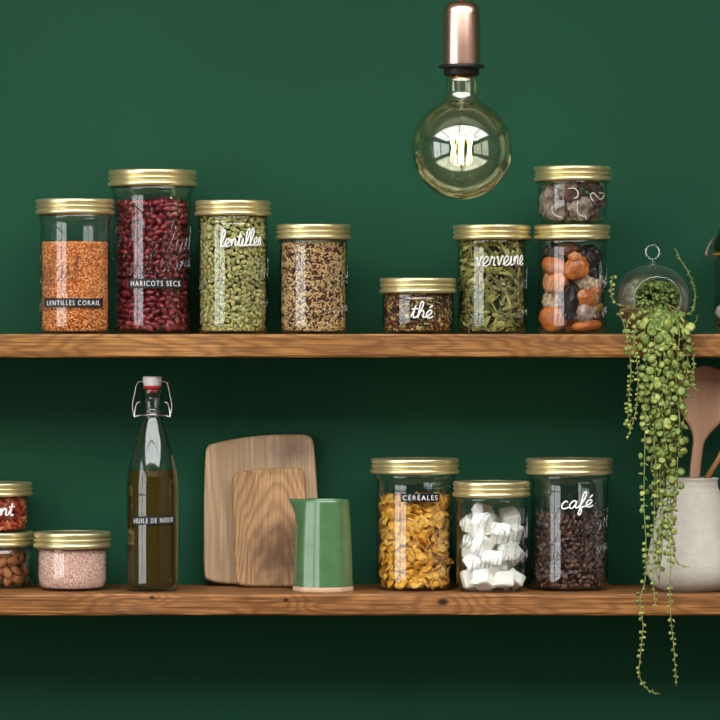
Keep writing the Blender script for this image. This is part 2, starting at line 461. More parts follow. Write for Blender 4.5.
def label_on_cyl(parent, body, R, th0, th1, z0, z1, tilt=0.0):
    """embossed label tape bent round a jar"""
    n = 28; t = 0.0006
    m = MB(); vs, fs = [], []
    for i in range(n + 1):
        th = th0 + (th1 - th0) * i / n
        dz = tilt * (i / n - 0.5)
        for r, z in ((R + 0.0002, z0), (R + t, z0), (R + t, z1), (R + 0.0002, z1)):
            vs.append(cyl_pt(r, th, z + dz))
    for i in range(n):
        for j in range(4):
            a, b = i * 4 + j, i * 4 + (j + 1) % 4
            fs.append((a, a + 4, b + 4, b))
    fs += [(0, 1, 2, 3), (n * 4 + 3, n * 4 + 2, n * 4 + 1, n * 4)]
    m.add(vs, fs, 0, False)
    tape = m.build('label_tape', M_TAPE, parent)
    tape['label'] = 'black embossed label tape with white capitals'
    V, F = text_mesh(body)
    even = 0.75   # stamped letters widen a little towards the ends of the tape
    s0, s1 = math.sin(th0), math.sin(th1)
    def ang(u_): return (1 - even) * (th0 + (th1 - th0) * u_) + even * asn(s0 + (s1 - s0) * u_)
    lo, hi = V.min(0), V.max(0)
    pad = 0.055
    u = (V[:, 0] - lo[0]) / (hi[0] - lo[0]) * (1 - 2 * pad) + pad
    v = V[:, 1] / 0.73
    hh = z1 - z0
    mt = MB(); vs = []
    capz0, capz1 = z0 + 0.20 * hh, z0 + 0.80 * hh
    for e in (0.0001, 0.0005):
        for uu, vv in zip(u, v):
            vs.append(cyl_pt(R + t + e, ang(uu), capz0 + (capz1 - capz0) * vv + tilt * (uu - 0.5)))
    nV = len(V)
    fs = [tuple(nV + i for i in f) for f in F] + [tuple(reversed(f)) for f in F]
    edges = {}
    for f in F:
        for a, b in zip(f, f[1:] + f[:1]):
            if (b, a) in edges: edges.pop((b, a))
            else: edges[(a, b)] = 1
    fs += [(a, b, nV + b, nV + a) for a, b in edges]
    mt.add(vs, fs, 0, False)
    mt.build('lettering', M_TEXT, tape)

def asn(x): return math.asin(max(-0.97, min(0.97, x)))

# ------------------------------------------------------------------ jars
class Jar: pass
def jar(label, cx, lid_hw, lid_top, lid_bot, body_hw, Y, base_z, shape='straight', seed=0, name='storage_jar'):
    J = Jar(); kk = k(Y)
    J.cx, J.kk, J.Y = cx, kk, Y
    R = body_hw * kk; RL = lid_hw * kk
    J.R, J.RL, J.base = R, RL, base_z
    root = thing(name, label, 'jar', (wx(cx, Y), Y, base_z))
    J.root = root
    zt = wz(lid_top, Y - RL) - base_z
    zb = wz(lid_bot, Y - RL) - base_z
    h = zt - zb
    J.zt, J.zb = zt, zb
    Rn = RL - 0.0046
    t = 0.0013
    lipz = zt - 0.0035
    if shape == 'straight':
        outer = [(0, 0.0024), (R * 0.55, 0.0022), (R * 0.74, 0.0012), (R * 0.82, 0.0002), (R - 0.0062, 0.0004), (R - 0.0034, 0.0016), (R - 0.0014, 0.0042), (R - 0.0003, 0.0082), (R, 0.0125)]
        body = [(R, 0.02 + (zb - 0.035) * i / 8) for i in range(9)]
        up = [(R - 0.0003, zb - 0.0105), (Rn - 0.0004, zb - 0.0078), (Rn + 0.0006, zb - 0.0055), (Rn + 0.0012, zb - 0.0035), (Rn + 0.0004, zb - 0.0015), (Rn, zb + 0.001), (Rn, lipz)]
        outer += body + up
        J.prof = None
    else:
        Rb = R * (0.84 if shape == 'bulge' else 0.86)   # base radius
        zz = zb - 0.006
        outer = [(0, 0.0024), (Rb * 0.6, 0.0022), (Rb * 0.8, 0.0010), (Rb * 0.9, 0.0002), (Rb - 0.001, 0.0008)]
        for i in range(1, 13):
            q = i / 12
            if shape == 'bulge': r = Rb + (R - Rb) * math.sin(min(1.0, q * 1.55) * PI / 2) ** 0.75 - (R - Rn) * max(0, (q - 0.72) / 0.28) ** 2 * 0.8
            else: r = Rb + (R - Rb) * (1 - max(0.0, 1 - q * 2.6) ** 2) ** 0.5 if q < 0.99 else R
            outer.append((r, 0.0012 + (zz - 0.0012) * q))
        outer += [(Rn + 0.0004, zb - 0.004), (Rn + 0.0012, zb - 0.003), (Rn + 0.0004, zb - 0.0012), (Rn, zb + 0.001), (Rn, lipz)]
    # inner surface from the lip down to the middle of the bottom
    up_ = [(r - t, z) for r, z in outer[3:] if z > 0.0078]
    rb = up_[0][0]
    bot = [(0, 0.0027), (rb - 0.0085, 0.0027), (rb - 0.0042, 0.0032), (rb - 0.0014, 0.0050)]
    J.inner = bot + up_[:-1] + [(Rn - t, lipz)]
    inn = list(reversed(J.inner))
    m = MB(); m.lathe(outer + inn, 72)
    J.glass = m.build('glass_body', M_GLASS, root)
    J.outer = outer
    # lid: screw band with beads, and the disc set into it
    rl = RL
    band = [(rl - 0.0075, zt - 0.0006), (rl - 0.0045, zt), (rl - 0.0018, zt - 0.0001), (rl - 0.0006, zt - 0.0008), (rl - 0.0002, zt - 0.002),
            (rl - 0.0002, zb + h * 0.72), (rl - 0.0006, zb + h * 0.68), (rl - 0.0026, zb + h * 0.65), (rl - 0.0025, zb + h * 0.62),
            (rl - 0.0005, zb + h * 0.585), (rl, zb + h * 0.53), (rl - 0.0001, zb + h * 0.46), (rl - 0.0006, zb + h * 0.41), (rl - 0.0027, zb + h * 0.37), (rl - 0.0026, zb + h * 0.34),
            (rl - 0.0004, zb + h * 0.29), (rl + 0.0004, zb + h * 0.22), (rl + 0.0006, zb + h * 0.14), (rl + 0.0002, zb + h * 0.06), (rl - 0.0008, zb),
            (rl - 0.0026, zb), (rl - 0.0030, zb + h * 0.2), (rl - 0.0030, zt - 0.0022), (rl - 0.0075, zt - 0.0022)]
    m = MB(); m.lathe(band, 96, loop=True)
    lid = m.build('lid', M_LID, root)
    zd = zt - 0.0012
    disc = [(0, zd - 0.0002), (rl * 0.45, zd - 0.0002), (rl * 0.5, zd + 0.0004), (rl * 0.54, zd), (rl - 0.0095, zd), (rl - 0.0085, zd + 0.0003), (rl - 0.0077, zd - 0.0003), (rl - 0.0078, zd - 0.0009), (0, zd - 0.0012)]
    m = MB(); m.lathe(disc, 64)
    m.build('lid_disc', M_LID2, lid)
    J.Ri = R - t - 0.0004
    J.z0 = 0.0032
    J.zmax = zb - 0.001
    return J

def jz(J, py): return wz(py, J.Y - J.R) - J.base

def jar_radius(J, z, inner=True):
    prof = J.inner if inner else J.outer[3:]
    if z <= prof[0][1]: r = prof[1][0]
    else: r = J.R - 0.0014 if inner else J.R
    for (r0, z0), (r1, z1) in zip(prof[:-1], prof[1:]):
        if z0 <= z <= z1 and z1 > z0:
            r = r0 + (r1 - r0) * (z - z0) / (z1 - z0); break
    return r * 0.9985 - 0.00035 if inner else r

def jar_label(J, body, x0, x1, y0, y1, tilt=0):
    label_on_cyl(J.root, body, J.R, asn((x0 - J.cx) * J.kk / J.R), asn((x1 - J.cx) * J.kk / J.R), jz(J, y1), jz(J, y0), tilt)

def jar_script(J, word, x0, x1, ybase, xh_px, rad_px=0.9, tilt_px=0.0):
    m = script_on_cyl(word, J.R, asn((x0 - J.cx) * J.kk / J.R), asn((x1 - J.cx) * J.kk / J.R), jz(J, ybase), xh_px * J.kk, rad_px * J.kk, tilt_px * J.kk,
                      Rfun=lambda z: jar_radius(J, z, False))
    o = m.build('handwriting', M_TEXT, J.root); o['label'] = 'white handwritten word on the glass'

def jar_emboss(J, x_left_ang, ybase, xh_px, scale=1.0, small=True, w=0.00085):
    """raised script cast in the glass; x_left_ang = angle (deg) where it begins"""
    xh = xh_px * J.kk
    _, lw_ = strokes('le Parfait')
    arc = lw_ * xh * 1.05 / J.R
    a0 = math.radians(x_left_ang)
    m = script_on_cyl('le Parfait', J.R, a0, a0 + arc, jz(J, ybase), xh, w, 0.012)
    if small:
        m2 = script_on_cyl('familia wiss', J.R, a0 + arc * 0.18, a0 + arc * 0.98, jz(J, ybase + 27 * scale), xh * 0.62, w * 0.82, 0.014)
        b = len(m.v); m.v += m2.v; m.f += [tuple(b + i for i in f) for f in m2.f]; m.m += m2.m; m.sm += m2.sm
    o = m.build('embossed_lettering', M_EMB, J.root); o['label'] = 'script lettering raised in the glass'

# ------------------------------------------------------------------ grains and fillings
def rot_rand(n):
    q = RNG.normal(size=(n, 4)); q /= np.linalg.norm(q, axis=1)[:, None]
    w, x, y, z = q.T
    return np.stack([np.stack([1-2*(y*y+z*z), 2*(x*y-z*w), 2*(x*z+y*w)], -1),
                     np.stack([2*(x*y+z*w), 1-2*(x*x+z*z), 2*(y*z-x*w)], -1),
                     np.stack([2*(x*z-y*w), 2*(y*z+x*w), 1-2*(x*x+y*y)], -1)], 1)

def ellipsoid(a, b, c, nu=8, nv=5, fn=None):
    V = [(0, 0, -c)]; F = []
    for j in range(1, nv):
        ph = -PI / 2 + PI * j / nv
        for i in range(nu):
            th = 2 * PI * i / nu
            V.append((a * math.cos(ph) * math.cos(th), b * math.cos(ph) * math.sin(th), c * math.sin(ph)))
    V.append((0, 0, c))
    for i in range(nu):
        F.append((0, 1 + (i + 1) % nu, 1 + i))
    for j in range(nv - 2):
        for i in range(nu):
            p, q = 1 + j * nu + i, 1 + j * nu + (i + 1) % nu
            F.append((p, q, q + nu, p + nu))
    last = len(V) - 1
    for i in range(nu):
        F.append((last, last - nu + i, last - nu + (i + 1) % nu))
    V = np.array(V)
    if fn is not None: V = np.array([fn(v) for v in V])
    return V, F

def tangent_frames(th):
    """columns: tangent, up, outward for each angle (th = 0 faces -Y)"""
    o = np.stack([np.sin(th), -np.cos(th), np.zeros_like(th)], -1)
    u = np.zeros_like(o); u[:, 2] = 1
    t = np.stack([np.cos(th), np.sin(th), np.zeros_like(th)], -1)
    return np.stack([t, u, o], -1)

def stuff_mesh(name, templates, pos, rots, mats, core=None, clampR=None, zlim=None):
    """many grains in one mesh; templates = list of (V, F), one picked per grain; core = (radius fn, z0, z1)"""
    Vs, Fs, mi, b = [], [], [], 0
    n = len(pos)
    pick = RNG.integers(0, len(templates), n)
    for ti, (V, F) in enumerate(templates):
        idx = np.nonzero(pick == ti)[0]
        if not len(idx): continue
        W = np.einsum('nij,kj->nki', rots[idx], V) + pos[idx][:, None, :]
        kv = len(V)
        Vs.append(W.reshape(-1, 3))
        for q in range(len(idx)):
            o = b + q * kv
            Fs.extend([tuple(o + i for i in f) for f in F])
        b += len(idx) * kv
    mi = [0] * len(Fs)
    V = np.concatenate(Vs)
    if clampR is not None:
        r = np.hypot(V[:, 0], V[:, 1]); lim = clampR(V[:, 2]) if callable(clampR) else clampR
        f = np.minimum(1.0, lim / np.maximum(r, 1e-9))
        V[:, 0] *= f; V[:, 1] *= f
    if zlim is not None: V[:, 2] = np.clip(V[:, 2], zlim[0], zlim[1])
    V = V.tolist()
    if core is not None:
        rf, z0, z1 = core; n2 = 40; b = len(V); zs = np.linspace(z0, z1, 6)
        for z in zs:
            for i in range(n2):
                a = 2 * PI * i / n2; V.append([rf(z) * math.cos(a), rf(z) * math.sin(a), z])
        for j in range(5):
            for i in range(n2):
                p, q = b + j * n2 + i, b + j * n2 + (i + 1) % n2
                Fs.append((p, q, q + n2, p + n2)); mi.append(1)
        Fs.append(tuple(b + i for i in reversed(range(n2)))); mi.append(1)
        Fs.append(tuple(b + 5 * n2 + i for i in range(n2))); mi.append(1)
    return mesh_np(name, V, Fs, mats, mi)

def shell_points(J, ztop, spacing_u, spacing_z, inset, depth, zj=None, jitter=0.45):
    """jittered lattice over the whole inside wall; returns th, z, r"""
    z0 = J.z0 + spacing_z * 0.35
    th_, z_, r_ = [], [], []
    nz = max(1, int((ztop - z0) / spacing_z))
    for j in range(nz + 1):
        z = z0 + (ztop - z0 - spacing_z * 0.2) * j / max(nz, 1)
        nu = int(2 * PI * J.Ri / spacing_u)
        for i in range(nu):
            th_.append(2 * PI * (i + 0.5 * (j % 2) + RNG.uniform(-jitter, jitter)) / nu)
            z_.append(z + RNG.uniform(-jitter, jitter) * spacing_z)
            r_.append(0)
    th, z = np.array(th_), np.clip(np.array(z_), J.z0 + inset * 0.8, ztop)
    R = np.array([jar_radius(J, q) for q in z])
    r = R - inset - RNG.uniform(0, 1, len(z)) ** 1.5 * depth
    th = (th + PI) % (2 * PI) - PI
    return th, z, r

def fill_stuff(J, name, label, cat, ztop, templates, su, sz, inset, depth, mats, flat=0.4, top_bump=0.002, core_in=0.004, layers=1):
    """a filling nobody could count: a shell of grains against the glass, a heaped top, an opaque core"""
    Ps, Rs = [], []
    for L in range(layers):
        th, z, r = shell_points(J, ztop, su, sz, inset + L * depth * 0.8, depth)
        Ps.append(np.stack([r * np.sin(th), -r * np.cos(th), z], -1))
        fr = tangent_frames(th); rr = rot_rand(len(th))
        lie = RNG.uniform(0, 1, len(th)) < flat
        ang = RNG.uniform(0, 2 * PI, len(th)); tl = RNG.normal(0, 0.35, (len(th), 2))
        ca, sa = np.cos(ang), np.sin(ang); o, l = np.zeros_like(ca), np.ones_like(ca)
        Rz = np.stack([np.stack([ca, -sa, o], -1), np.stack([sa, ca, o], -1), np.stack([o, o, l], -1)], 1)
        cx_, sx_ = np.cos(tl[:, 0]), np.sin(tl[:, 0])
        Rx = np.stack([np.stack([l, o, o], -1), np.stack([o, cx_, -sx_], -1), np.stack([o, sx_, cx_], -1)], 1)
        fl = fr @ Rx @ Rz
        rr[lie] = fl[lie]
        Rs.append(rr)
    # top
    Rt = jar_radius(J, ztop)
    nt = int(PI * Rt * Rt / (su * sz) * 1.3)
    a = RNG.uniform(0, 2 * PI, nt); q = np.sqrt(RNG.uniform(0, 1, nt)) * (Rt - inset)
    Ps.append(np.stack([q * np.sin(a), -q * np.cos(a), ztop + RNG.uniform(-0.5, 1, nt) * top_bump], -1)); Rs.append(rot_rand(nt))
    pos, rots = np.concatenate(Ps), np.concatenate(Rs)
    me = stuff_mesh(name, templates, pos, rots, mats, core=(lambda z: max(0.005, jar_radius(J, z) - inset - core_in), J.z0 + 0.0006, ztop - 0.001),
                    clampR=lambda zz: np.array([jar_radius(J, q) for q in zz]) - 0.0002, zlim=(J.z0 - 0.0003, J.zt - 0.006))
    o = link(name, me, None, J.root.location)
    return tag(o, label, cat, kind='stuff')

def pieces_mats(core_hex): return pbr('filling_core', C(core_hex), 0.9)  # core colour; the dark ones paint in the shade between pieces

UP = SH_UP + 0.0002
LO = SH_LO + 0.0002

# --- upper row
J1 = jar('medium tall jar of orange lentils with black label, at left end of upper shelf', 75, 39.3, 198, 213.5, 34.8, -0.048, UP)
J2 = jar('tallest gold lidded jar, full of dark red beans', 152.5, 44.2, 168.5, 185, 38.9, -0.002, UP)
J3 = jar('jar full of green lentils with white handwritten word lentilles', 233, 38, 199.5, 215, 35, -0.03, UP)
J4 = jar('plain unlabelled jar of mixed brown and black rice', 313.5, 37.5, 223.5, 239, 34, -0.03, UP)
J5 = jar('small squat jar of loose tea with white handwritten word beginning with t', 418, 38.2, 277.5, 293, 35.8, -0.045, UP, 'taper')
J6 = jar('jar of dried green leaves with white handwritten word beginning with v', 492, 39, 224, 239, 34.7, -0.03, UP)
J7 = jar('jar of orange and black dried fruit under a small stacked jar', 572, 38.2, 224, 239, 34.3, -0.035, UP)
J8 = jar('small rounded jar of brown dried slices stacked on the dried fruit jar', 572.5, 38.5, 165, 180, 35.2, -0.035, J7.base + J7.zt + 0.0002, 'bulge')
# --- lower row
J10 = jar('squat jar of almonds at left end of lower shelf', -3.0, 37.2, 533.3, 547.5, 36.0, 0.030, LO, 'taper')
J9 = jar('small jar of red chilli flakes stacked on the almond jar', -6.0, 38.2, 483.4, 497, 34.8, 0.026, J10.base + J10.zt + 0.0002, 'taper')
J11 = jar('squat jar of pale pink salt beside the oil bottle', 72.5, 38.5, 533.5, 549.5, 35.3, -0.016, LO, 'taper')
J12 = jar('wide jar of golden corn flakes with small black label', 415, 44, 459.5, 475, 38.6, -0.010, LO)
J13 = jar('half full jar of white sugar cubes', 491.5, 38.6, 482.5, 498, 35.5, -0.045, LO)
J14 = jar('wide jar of dark coffee beans with white handwritten word', 569.5, 43.6, 459.5, 475.5, 39, -0.014, LO)

jar_label(J1, 'LENTILLES CORAIL', 46.5, 104.0, 298.3, 307)
jar_label(J2, 'HARICOTS SECS', 130.5, 183.5, 278.5, 288)
jar_label(J12, 'C\u00c9R\u00c9ALES', 400.5, 438.5, 493.5, 502)
jar_script(J3, 'lentilles', 221, 261, 246, 8.0, 0.72, 2)
jar_script(J5, 'th\u00e9', 410, 432, 318, 7.8, 0.72)
jar_script(J6, 'verveine', 474.5, 522, 265.5, 9.5, 0.68, 2)
jar_script(J14, 'caf\u00e9', 558.5, 590.5, 508, 7.3, 0.75, 2)
jar_script(J9, 'piment', -29, 15.5, 516.0, 7.5, 0.85)
jar_emboss(J1, -152, 283, 15)
jar_emboss(J2, -85, 257, 17, 0.58)
jar_emboss(J3, -75, 285, 15, w=0.00045)
jar_emboss(J4, -70, 290, 14, w=0.00045)
jar_emboss(J6, -75, 295, 15, w=0.00045)
jar_emboss(J7, -60, 292, 14, w=0.0006)
jar_emboss(J12, 85, 540, 15, w=0.0005)
jar_emboss(J13, -66, 545, 15, 0.75)
jar_emboss(J14, -62, 535, 14, 0.8)

# fillings ---------------------------------------------------------
LENT = [ellipsoid(0.0018, 0.0018, 0.00095, 7, 4), ellipsoid(0.0015, 0.0016, 0.0009, 6, 4)]
fill_stuff(J1, 'coral_lentils', 'orange coral lentils filling the jar with the lentilles corail label', 'lentils', jz(J1, 243), LENT, 0.0027, 0.0027, 0.0016, 0.0018,
           [island_mat('coral_lentil', [(0, C('#f2b47c')), (0.4, C('#e89a58')), (0.8, C('#d27a34')), (1, C('#b05a20'))], 0.6), pieces_mats('#a85a22')], 0.35, 0.0015, 0.0012)
LG = [ellipsoid(0.0029, 0.0029, 0.0013, 9, 5), ellipsoid(0.0025, 0.0026, 0.0012, 9, 5), ellipsoid(0.0031, 0.0030, 0.0013, 9, 5)]
fill_stuff(J3, 'green_lentils', 'green lentils filling the jar to the lid', 'lentils', jz(J3, 217), LG, 0.0058, 0.0051, 0.0023, 0.0030,
           [island_mat('green_lentil', [(0, C('#c0bd80')), (0.35, C('#a9a95e')), (0.65, C('#8a8d42')), (0.85, C('#c9ae80')), (1, C('#666a2c'))], 0.55), pieces_mats('#2c2f12')], 0.85, 0.002, 0.0036, 2)
RI = [ellipsoid(0.0042, 0.0012, 0.0011, 6, 5), ellipsoid(0.0036, 0.0011, 0.0010, 6, 5)]
RI = [(V, F) for V, F in RI]
fill_stuff(J4, 'mixed_rice', 'beige, red and black rice grains filling the unlabelled jar', 'rice', jz(J4, 244), RI, 0.0040, 0.0030, 0.0013, 0.0020,
           [island_mat('rice_grain', [(0, C('#d8bd8c')), (0.55, C('#c4a06a')), (0.68, C('#b98d58')), (0.70, C('#7b3820')), (0.86, C('#5a2416')), (0.88, C('#241a16')), (1, C('#1c1412'))], 0.5), pieces_mats('#5a3c22')], 0.8, 0.002, 0.0014, 2)

def flake(L, W, curl, nx=4, ny=3, th=0.0004, seed=0):
    """thin curled scrap with real thickness"""
    rs = np.random.default_rng(seed)
    V, F = [], []
    offs = rs.uniform(-0.25, 0.25, (nx + 1, ny + 1, 2))
    for e in (1, -1):
        for i in range(nx + 1):
            for j in range(ny + 1):
                u, v = i / nx - 0.5, j / ny - 0.5
                tap = 1.0 - 1.5 * abs(u) ** 2
                x = (u + offs[i, j, 0] / nx) * L; y = (v * tap + offs[i, j, 1] / ny * 0.7) * W
                z = curl * L * (math.sin(u * 4.2 + seed) * 0.5 + 1.6 * (v * W / L) ** 2 * 3) + e * th
                V.append((x, y, z))
    nn = (nx + 1) * (ny + 1); idx = lambda i, j, e: e * nn + i * (ny + 1) + j
    for i in range(nx):
        for j in range(ny):
            F.append((idx(i, j, 0), idx(i + 1, j, 0), idx(i + 1, j + 1, 0), idx(i, j + 1, 0)))
            F.append((idx(i, j, 1), idx(i, j + 1, 1), idx(i + 1, j + 1, 1), idx(i + 1, j, 1)))
    for i in range(nx):
        F.append((idx(i, 0, 0), idx(i, 0, 1), idx(i + 1, 0, 1), idx(i + 1, 0, 0)))
        F.append((idx(i, ny, 0), idx(i + 1, ny, 0), idx(i + 1, ny, 1), idx(i, ny, 1)))
    for j in range(ny):
        F.append((idx(0, j, 0), idx(0, j + 1, 0), idx(0, j + 1, 1), idx(0, j, 1)))
        F.append((idx(nx, j, 0), idx(nx, j, 1), idx(nx, j + 1, 1), idx(nx, j + 1, 0)))
    return np.array(V), F

TEA = [flake(0.0085, 0.0026, 0.12, 4, 2, 0.0004, 1), flake(0.006, 0.003, 0.15, 3, 2, 0.0004, 2), flake(0.010, 0.0016, 0.2, 5, 1, 0.0004, 3), flake(0.005, 0.0045, 0.15, 3, 3, 0.0004, 4), ellipsoid(0.0018, 0.0016, 0.0014, 6, 4)]
fill_stuff(J5, 'loose_tea', 'loose brown, red and yellow tea leaves filling the small squat jar', 'tea', jz(J5, 295), TEA, 0.0042, 0.0040, 0.0022, 0.004,
           [island_mat('tea_leaf', [(0, C('#3a2a22')), (0.35, C('#5a3a2a')), (0.5, C('#86401f')), (0.62, C('#a8622e')), (0.7, C('#6d6a32')), (0.85, C('#a8974e')), (1, C('#d2bf86'))], 0.7), pieces_mats('#2a1c14')], 0.75, 0.002, 0.003, 2)
VERB = [flake(0.028, 0.0060, 0.18, 7, 3, 0.0004, 11), flake(0.022, 0.0058, 0.24, 6, 3, 0.0004, 12), flake(0.032, 0.0042, 0.15, 8, 2, 0.0004, 13), flake(0.016, 0.0065, 0.28, 5, 3, 0.0004, 14), flake(0.026, 0.003, 0.1, 6, 1, 0.0006, 15)]
fill_stuff(J6, 'dried_verbena', 'curled dried green verbena leaves filling the jar', 'dried leaves', jz(J6, 245), VERB, 0.0120, 0.0060, 0.004, 0.008,
           [island_mat('verbena_leaf', [(0, C('#5a5c28')), (0.35, C('#84863f')), (0.7, C('#a4a052')), (0.9, C('#c2b974')), (1, C('#86703a'))], 0.75, bump=(500.0, 0.4, 0.0006)), pieces_mats('#12140a')], 0.8, 0.004, 0.005, 3)
CHI = [flake(0.0105, 0.0075, 0.2, 3, 3, 0.0006, 21), flake(0.008, 0.0065, 0.25, 3, 3, 0.0006, 22), flake(0.012, 0.0055, 0.2, 4, 2, 0.0006, 23), ellipsoid(0.0016, 0.0014, 0.0006, 7, 4)]
fill_stuff(J9, 'chilli_flakes', 'crushed red chilli flakes filling the stacked jar', 'chilli', jz(J9, 500), CHI, 0.0056, 0.0050, 0.0026, 0.004,
           [island_mat('chilli_flake', [(0, C('#8e2415')), (0.4, C('#b4381c')), (0.75, C('#c45432')), (0.92, C('#d89a60')), (1, C('#6a1a10'))], 0.5), pieces_mats('#451208')], 0.6, 0.002, 0.003, 2)
SALT = [ellipsoid(0.0010, 0.0009, 0.0009, 5, 3), ellipsoid(0.0008, 0.0008, 0.0007, 5, 3), ellipsoid(0.0013, 0.0010, 0.0010, 5, 4)]
fill_stuff(J11, 'pink_salt', 'coarse pale pink salt filling the squat jar', 'salt', jz(J11, 552), SALT, 0.0019, 0.0018, 0.0010, 0.0012,
           [island_mat('salt_grain', [(0, C('#f8ebe4')), (0.55, C('#eecdbf')), (0.82, C('#dfa58e')), (1, C('#c87c5c'))], 0.4), pieces_mats('#e0b8a8')], 0.3, 0.0012, 0.0010)

# individually built pieces -----------------------------------------
def place_shell(J, ztop, su, sz, inset, depth, protos, name, label, cat, group, most, tilt, stuff_name, stuff_label, mats, flat_spin=True, extra_layers=1, core_in=0.010, long_h=0.6, parts=False):
    th, z, r = shell_points(J, ztop, su, sz, inset, depth, jitter=0.28)
    z = np.maximum(z, J.z0 + inset * 1.25)
    n = len(th)
    fr = tangent_frames(th)
    spin = RNG.normal(0, long_h, n) if flat_spin else RNG.uniform(0, 2 * PI, n)
    flip = RNG.uniform(0, 1, n) < 0.5
    tl = RNG.normal(0, tilt, (n, 2))
    pos = np.stack([r * np.sin(th), -r * np.cos(th), z], -1)
    order = np.argsort(np.abs(th))
    order = [i for i in order if abs(th[i]) < 1.5]
    ind, rest = order[:most], [i for i in range(n) if i not in set(order[:most])]
    rots = []
    for i in range(n):
        F = Matrix(fr[i].tolist())
        Rm = F @ Euler((tl[i, 0], tl[i, 1], 0)).to_matrix() @ Matrix.Rotation(PI if flip[i] else 0, 3, 'X') @ Matrix.Rotation(spin[i], 3, 'Z')
        rots.append(Rm)
    base = Vector(J.root.location)
    for q, i in enumerate(ind):
        pr = protos[q % len(protos)]
        o = bpy.data.objects.new(name, pr) if not parts else None
        COL.objects.link(o)
        o.matrix_world = Matrix.Translation(base + Vector(pos[i])) @ rots[i].to_4x4()
        tag(o, label, cat, group)
    # the rest, behind and at the back, as one filling
    P2, R2 = [pos[rest]], [np.array([rots[i] for i in rest])] if rest else [np.zeros((0, 3, 3))]
    for L in range(extra_layers):
        th2, z2, r2 = shell_points(J, ztop - 0.003, su, sz, inset + depth + 0.0035 * (L + 1), 0.002)
        P2.append(np.stack([r2 * np.sin(th2), -r2 * np.cos(th2), z2], -1)); R2.append(rot_rand(len(th2)))
    Rt = J.Ri - inset - 0.004
    nt = int(PI * Rt * Rt / (su * sz))
    a = RNG.uniform(0, 2 * PI, nt); q = np.sqrt(RNG.uniform(0, 1, nt)) * Rt
    P2.append(np.stack([q * np.sin(a), -q * np.cos(a), ztop + RNG.uniform(-1, 0.6, nt) * 0.003], -1)); R2.append(rot_rand(nt))
    tmpl = [(np.array([v.co[:] for v in pr.vertices]), [tuple(p.vertices) for p in pr.polygons]) for pr in protos]
    me = stuff_mesh(stuff_name, tmpl, np.concatenate(P2), np.concatenate(R2), mats, core=(lambda zz: J.Ri - inset - core_in, J.z0 + 0.001, ztop - 0.004), clampR=lambda q_: np.array([jar_radius(J, v_) for v_ in q_]) - 0.0002, zlim=(J.z0 - 0.0002, J.zmax))
    o = link(stuff_name, me, None, J.root.location)
    tag(o, stuff_label, cat, kind='stuff')

def bean_fn(v):
    x, y, z = v
    y2 = y - 16.0 * x * x + 0.0003
    notch = 0.0007 * math.exp(-(x / 0.0022) ** 2) if y > 0.001 else 0
    return (x, y2 - notch, z)
M_BEAN = island_mat('kidney_bean', [(0, C('#7a1c24')), (0.5, C('#661620')), (0.85, C('#8a2a32')), (1, C('#4a0e16'))], 0.24, 0.55, per='object')
M_BEAN_S = island_mat('kidney_bean_mass', [(0, C('#76202a')), (0.5, C('#641622')), (1, C('#4a1018'))], 0.3, 0.5)
beans = []
for (a, b, c) in ((0.0063, 0.0039, 0.0036), (0.0058, 0.0037, 0.0034), (0.0067, 0.0040, 0.0037)):
    V, F = ellipsoid(a, b, c, 14, 9, bean_fn)
    beans.append(mesh_np('kidney_bean', V, F, [M_BEAN]))
place_shell(J2, jz(J2, 202), 0.0116, 0.0078, 0.0042, 0.0042, beans, 'kidney_bean', 'glossy dark red kidney bean against the glass of the tallest jar', 'bean', 'dark red beans in the tallest jar', 300, 0.55,
            'kidney_beans', 'dark red kidney beans packed behind the front ones in the tallest jar', [M_BEAN_S, pieces_mats('#1c0508')], long_h=0.8, core_in=0.013, extra_layers=2)

def coffee_fn(v):
    x, y, z = v
    if z > 0: z *= 0.45
    if z > 0: z -= 0.0011 * math.exp(-(y / 0.0006) ** 2)
    return (x, y, z)
M_COF = island_mat('coffee_bean', [(0, C('#4a2b1a')), (0.5, C('#382013')), (0.9, C('#5a3824')), (1, C('#26160d'))], 0.38, 0.5, per='object')
M_COF_S = island_mat('coffee_bean_mass', [(0, C('#37221a')), (0.6, C('#281811')), (1, C('#1c110c'))], 0.4, 0.5)
cofs = []
for s_ in (1.0, 0.92, 1.08):
    V, F = ellipsoid(0.0048 * s_, 0.0035 * s_, 0.0027 * s_, 16, 10, coffee_fn)
    cofs.append(mesh_np('coffee_bean', V, F, [M_COF]))
place_shell(J14, jz(J14, 516), 0.0084, 0.0066, 0.0034, 0.0032, cofs, 'coffee_bean', 'dark roasted coffee bean against the glass of its wide jar', 'coffee bean', 'coffee beans in the wide jar', 300, 0.5,
            'coffee_beans', 'dark coffee beans packed behind the front ones in the wide jar', [M_COF_S, pieces_mats('#0c0705')], flat_spin=False, core_in=0.009)

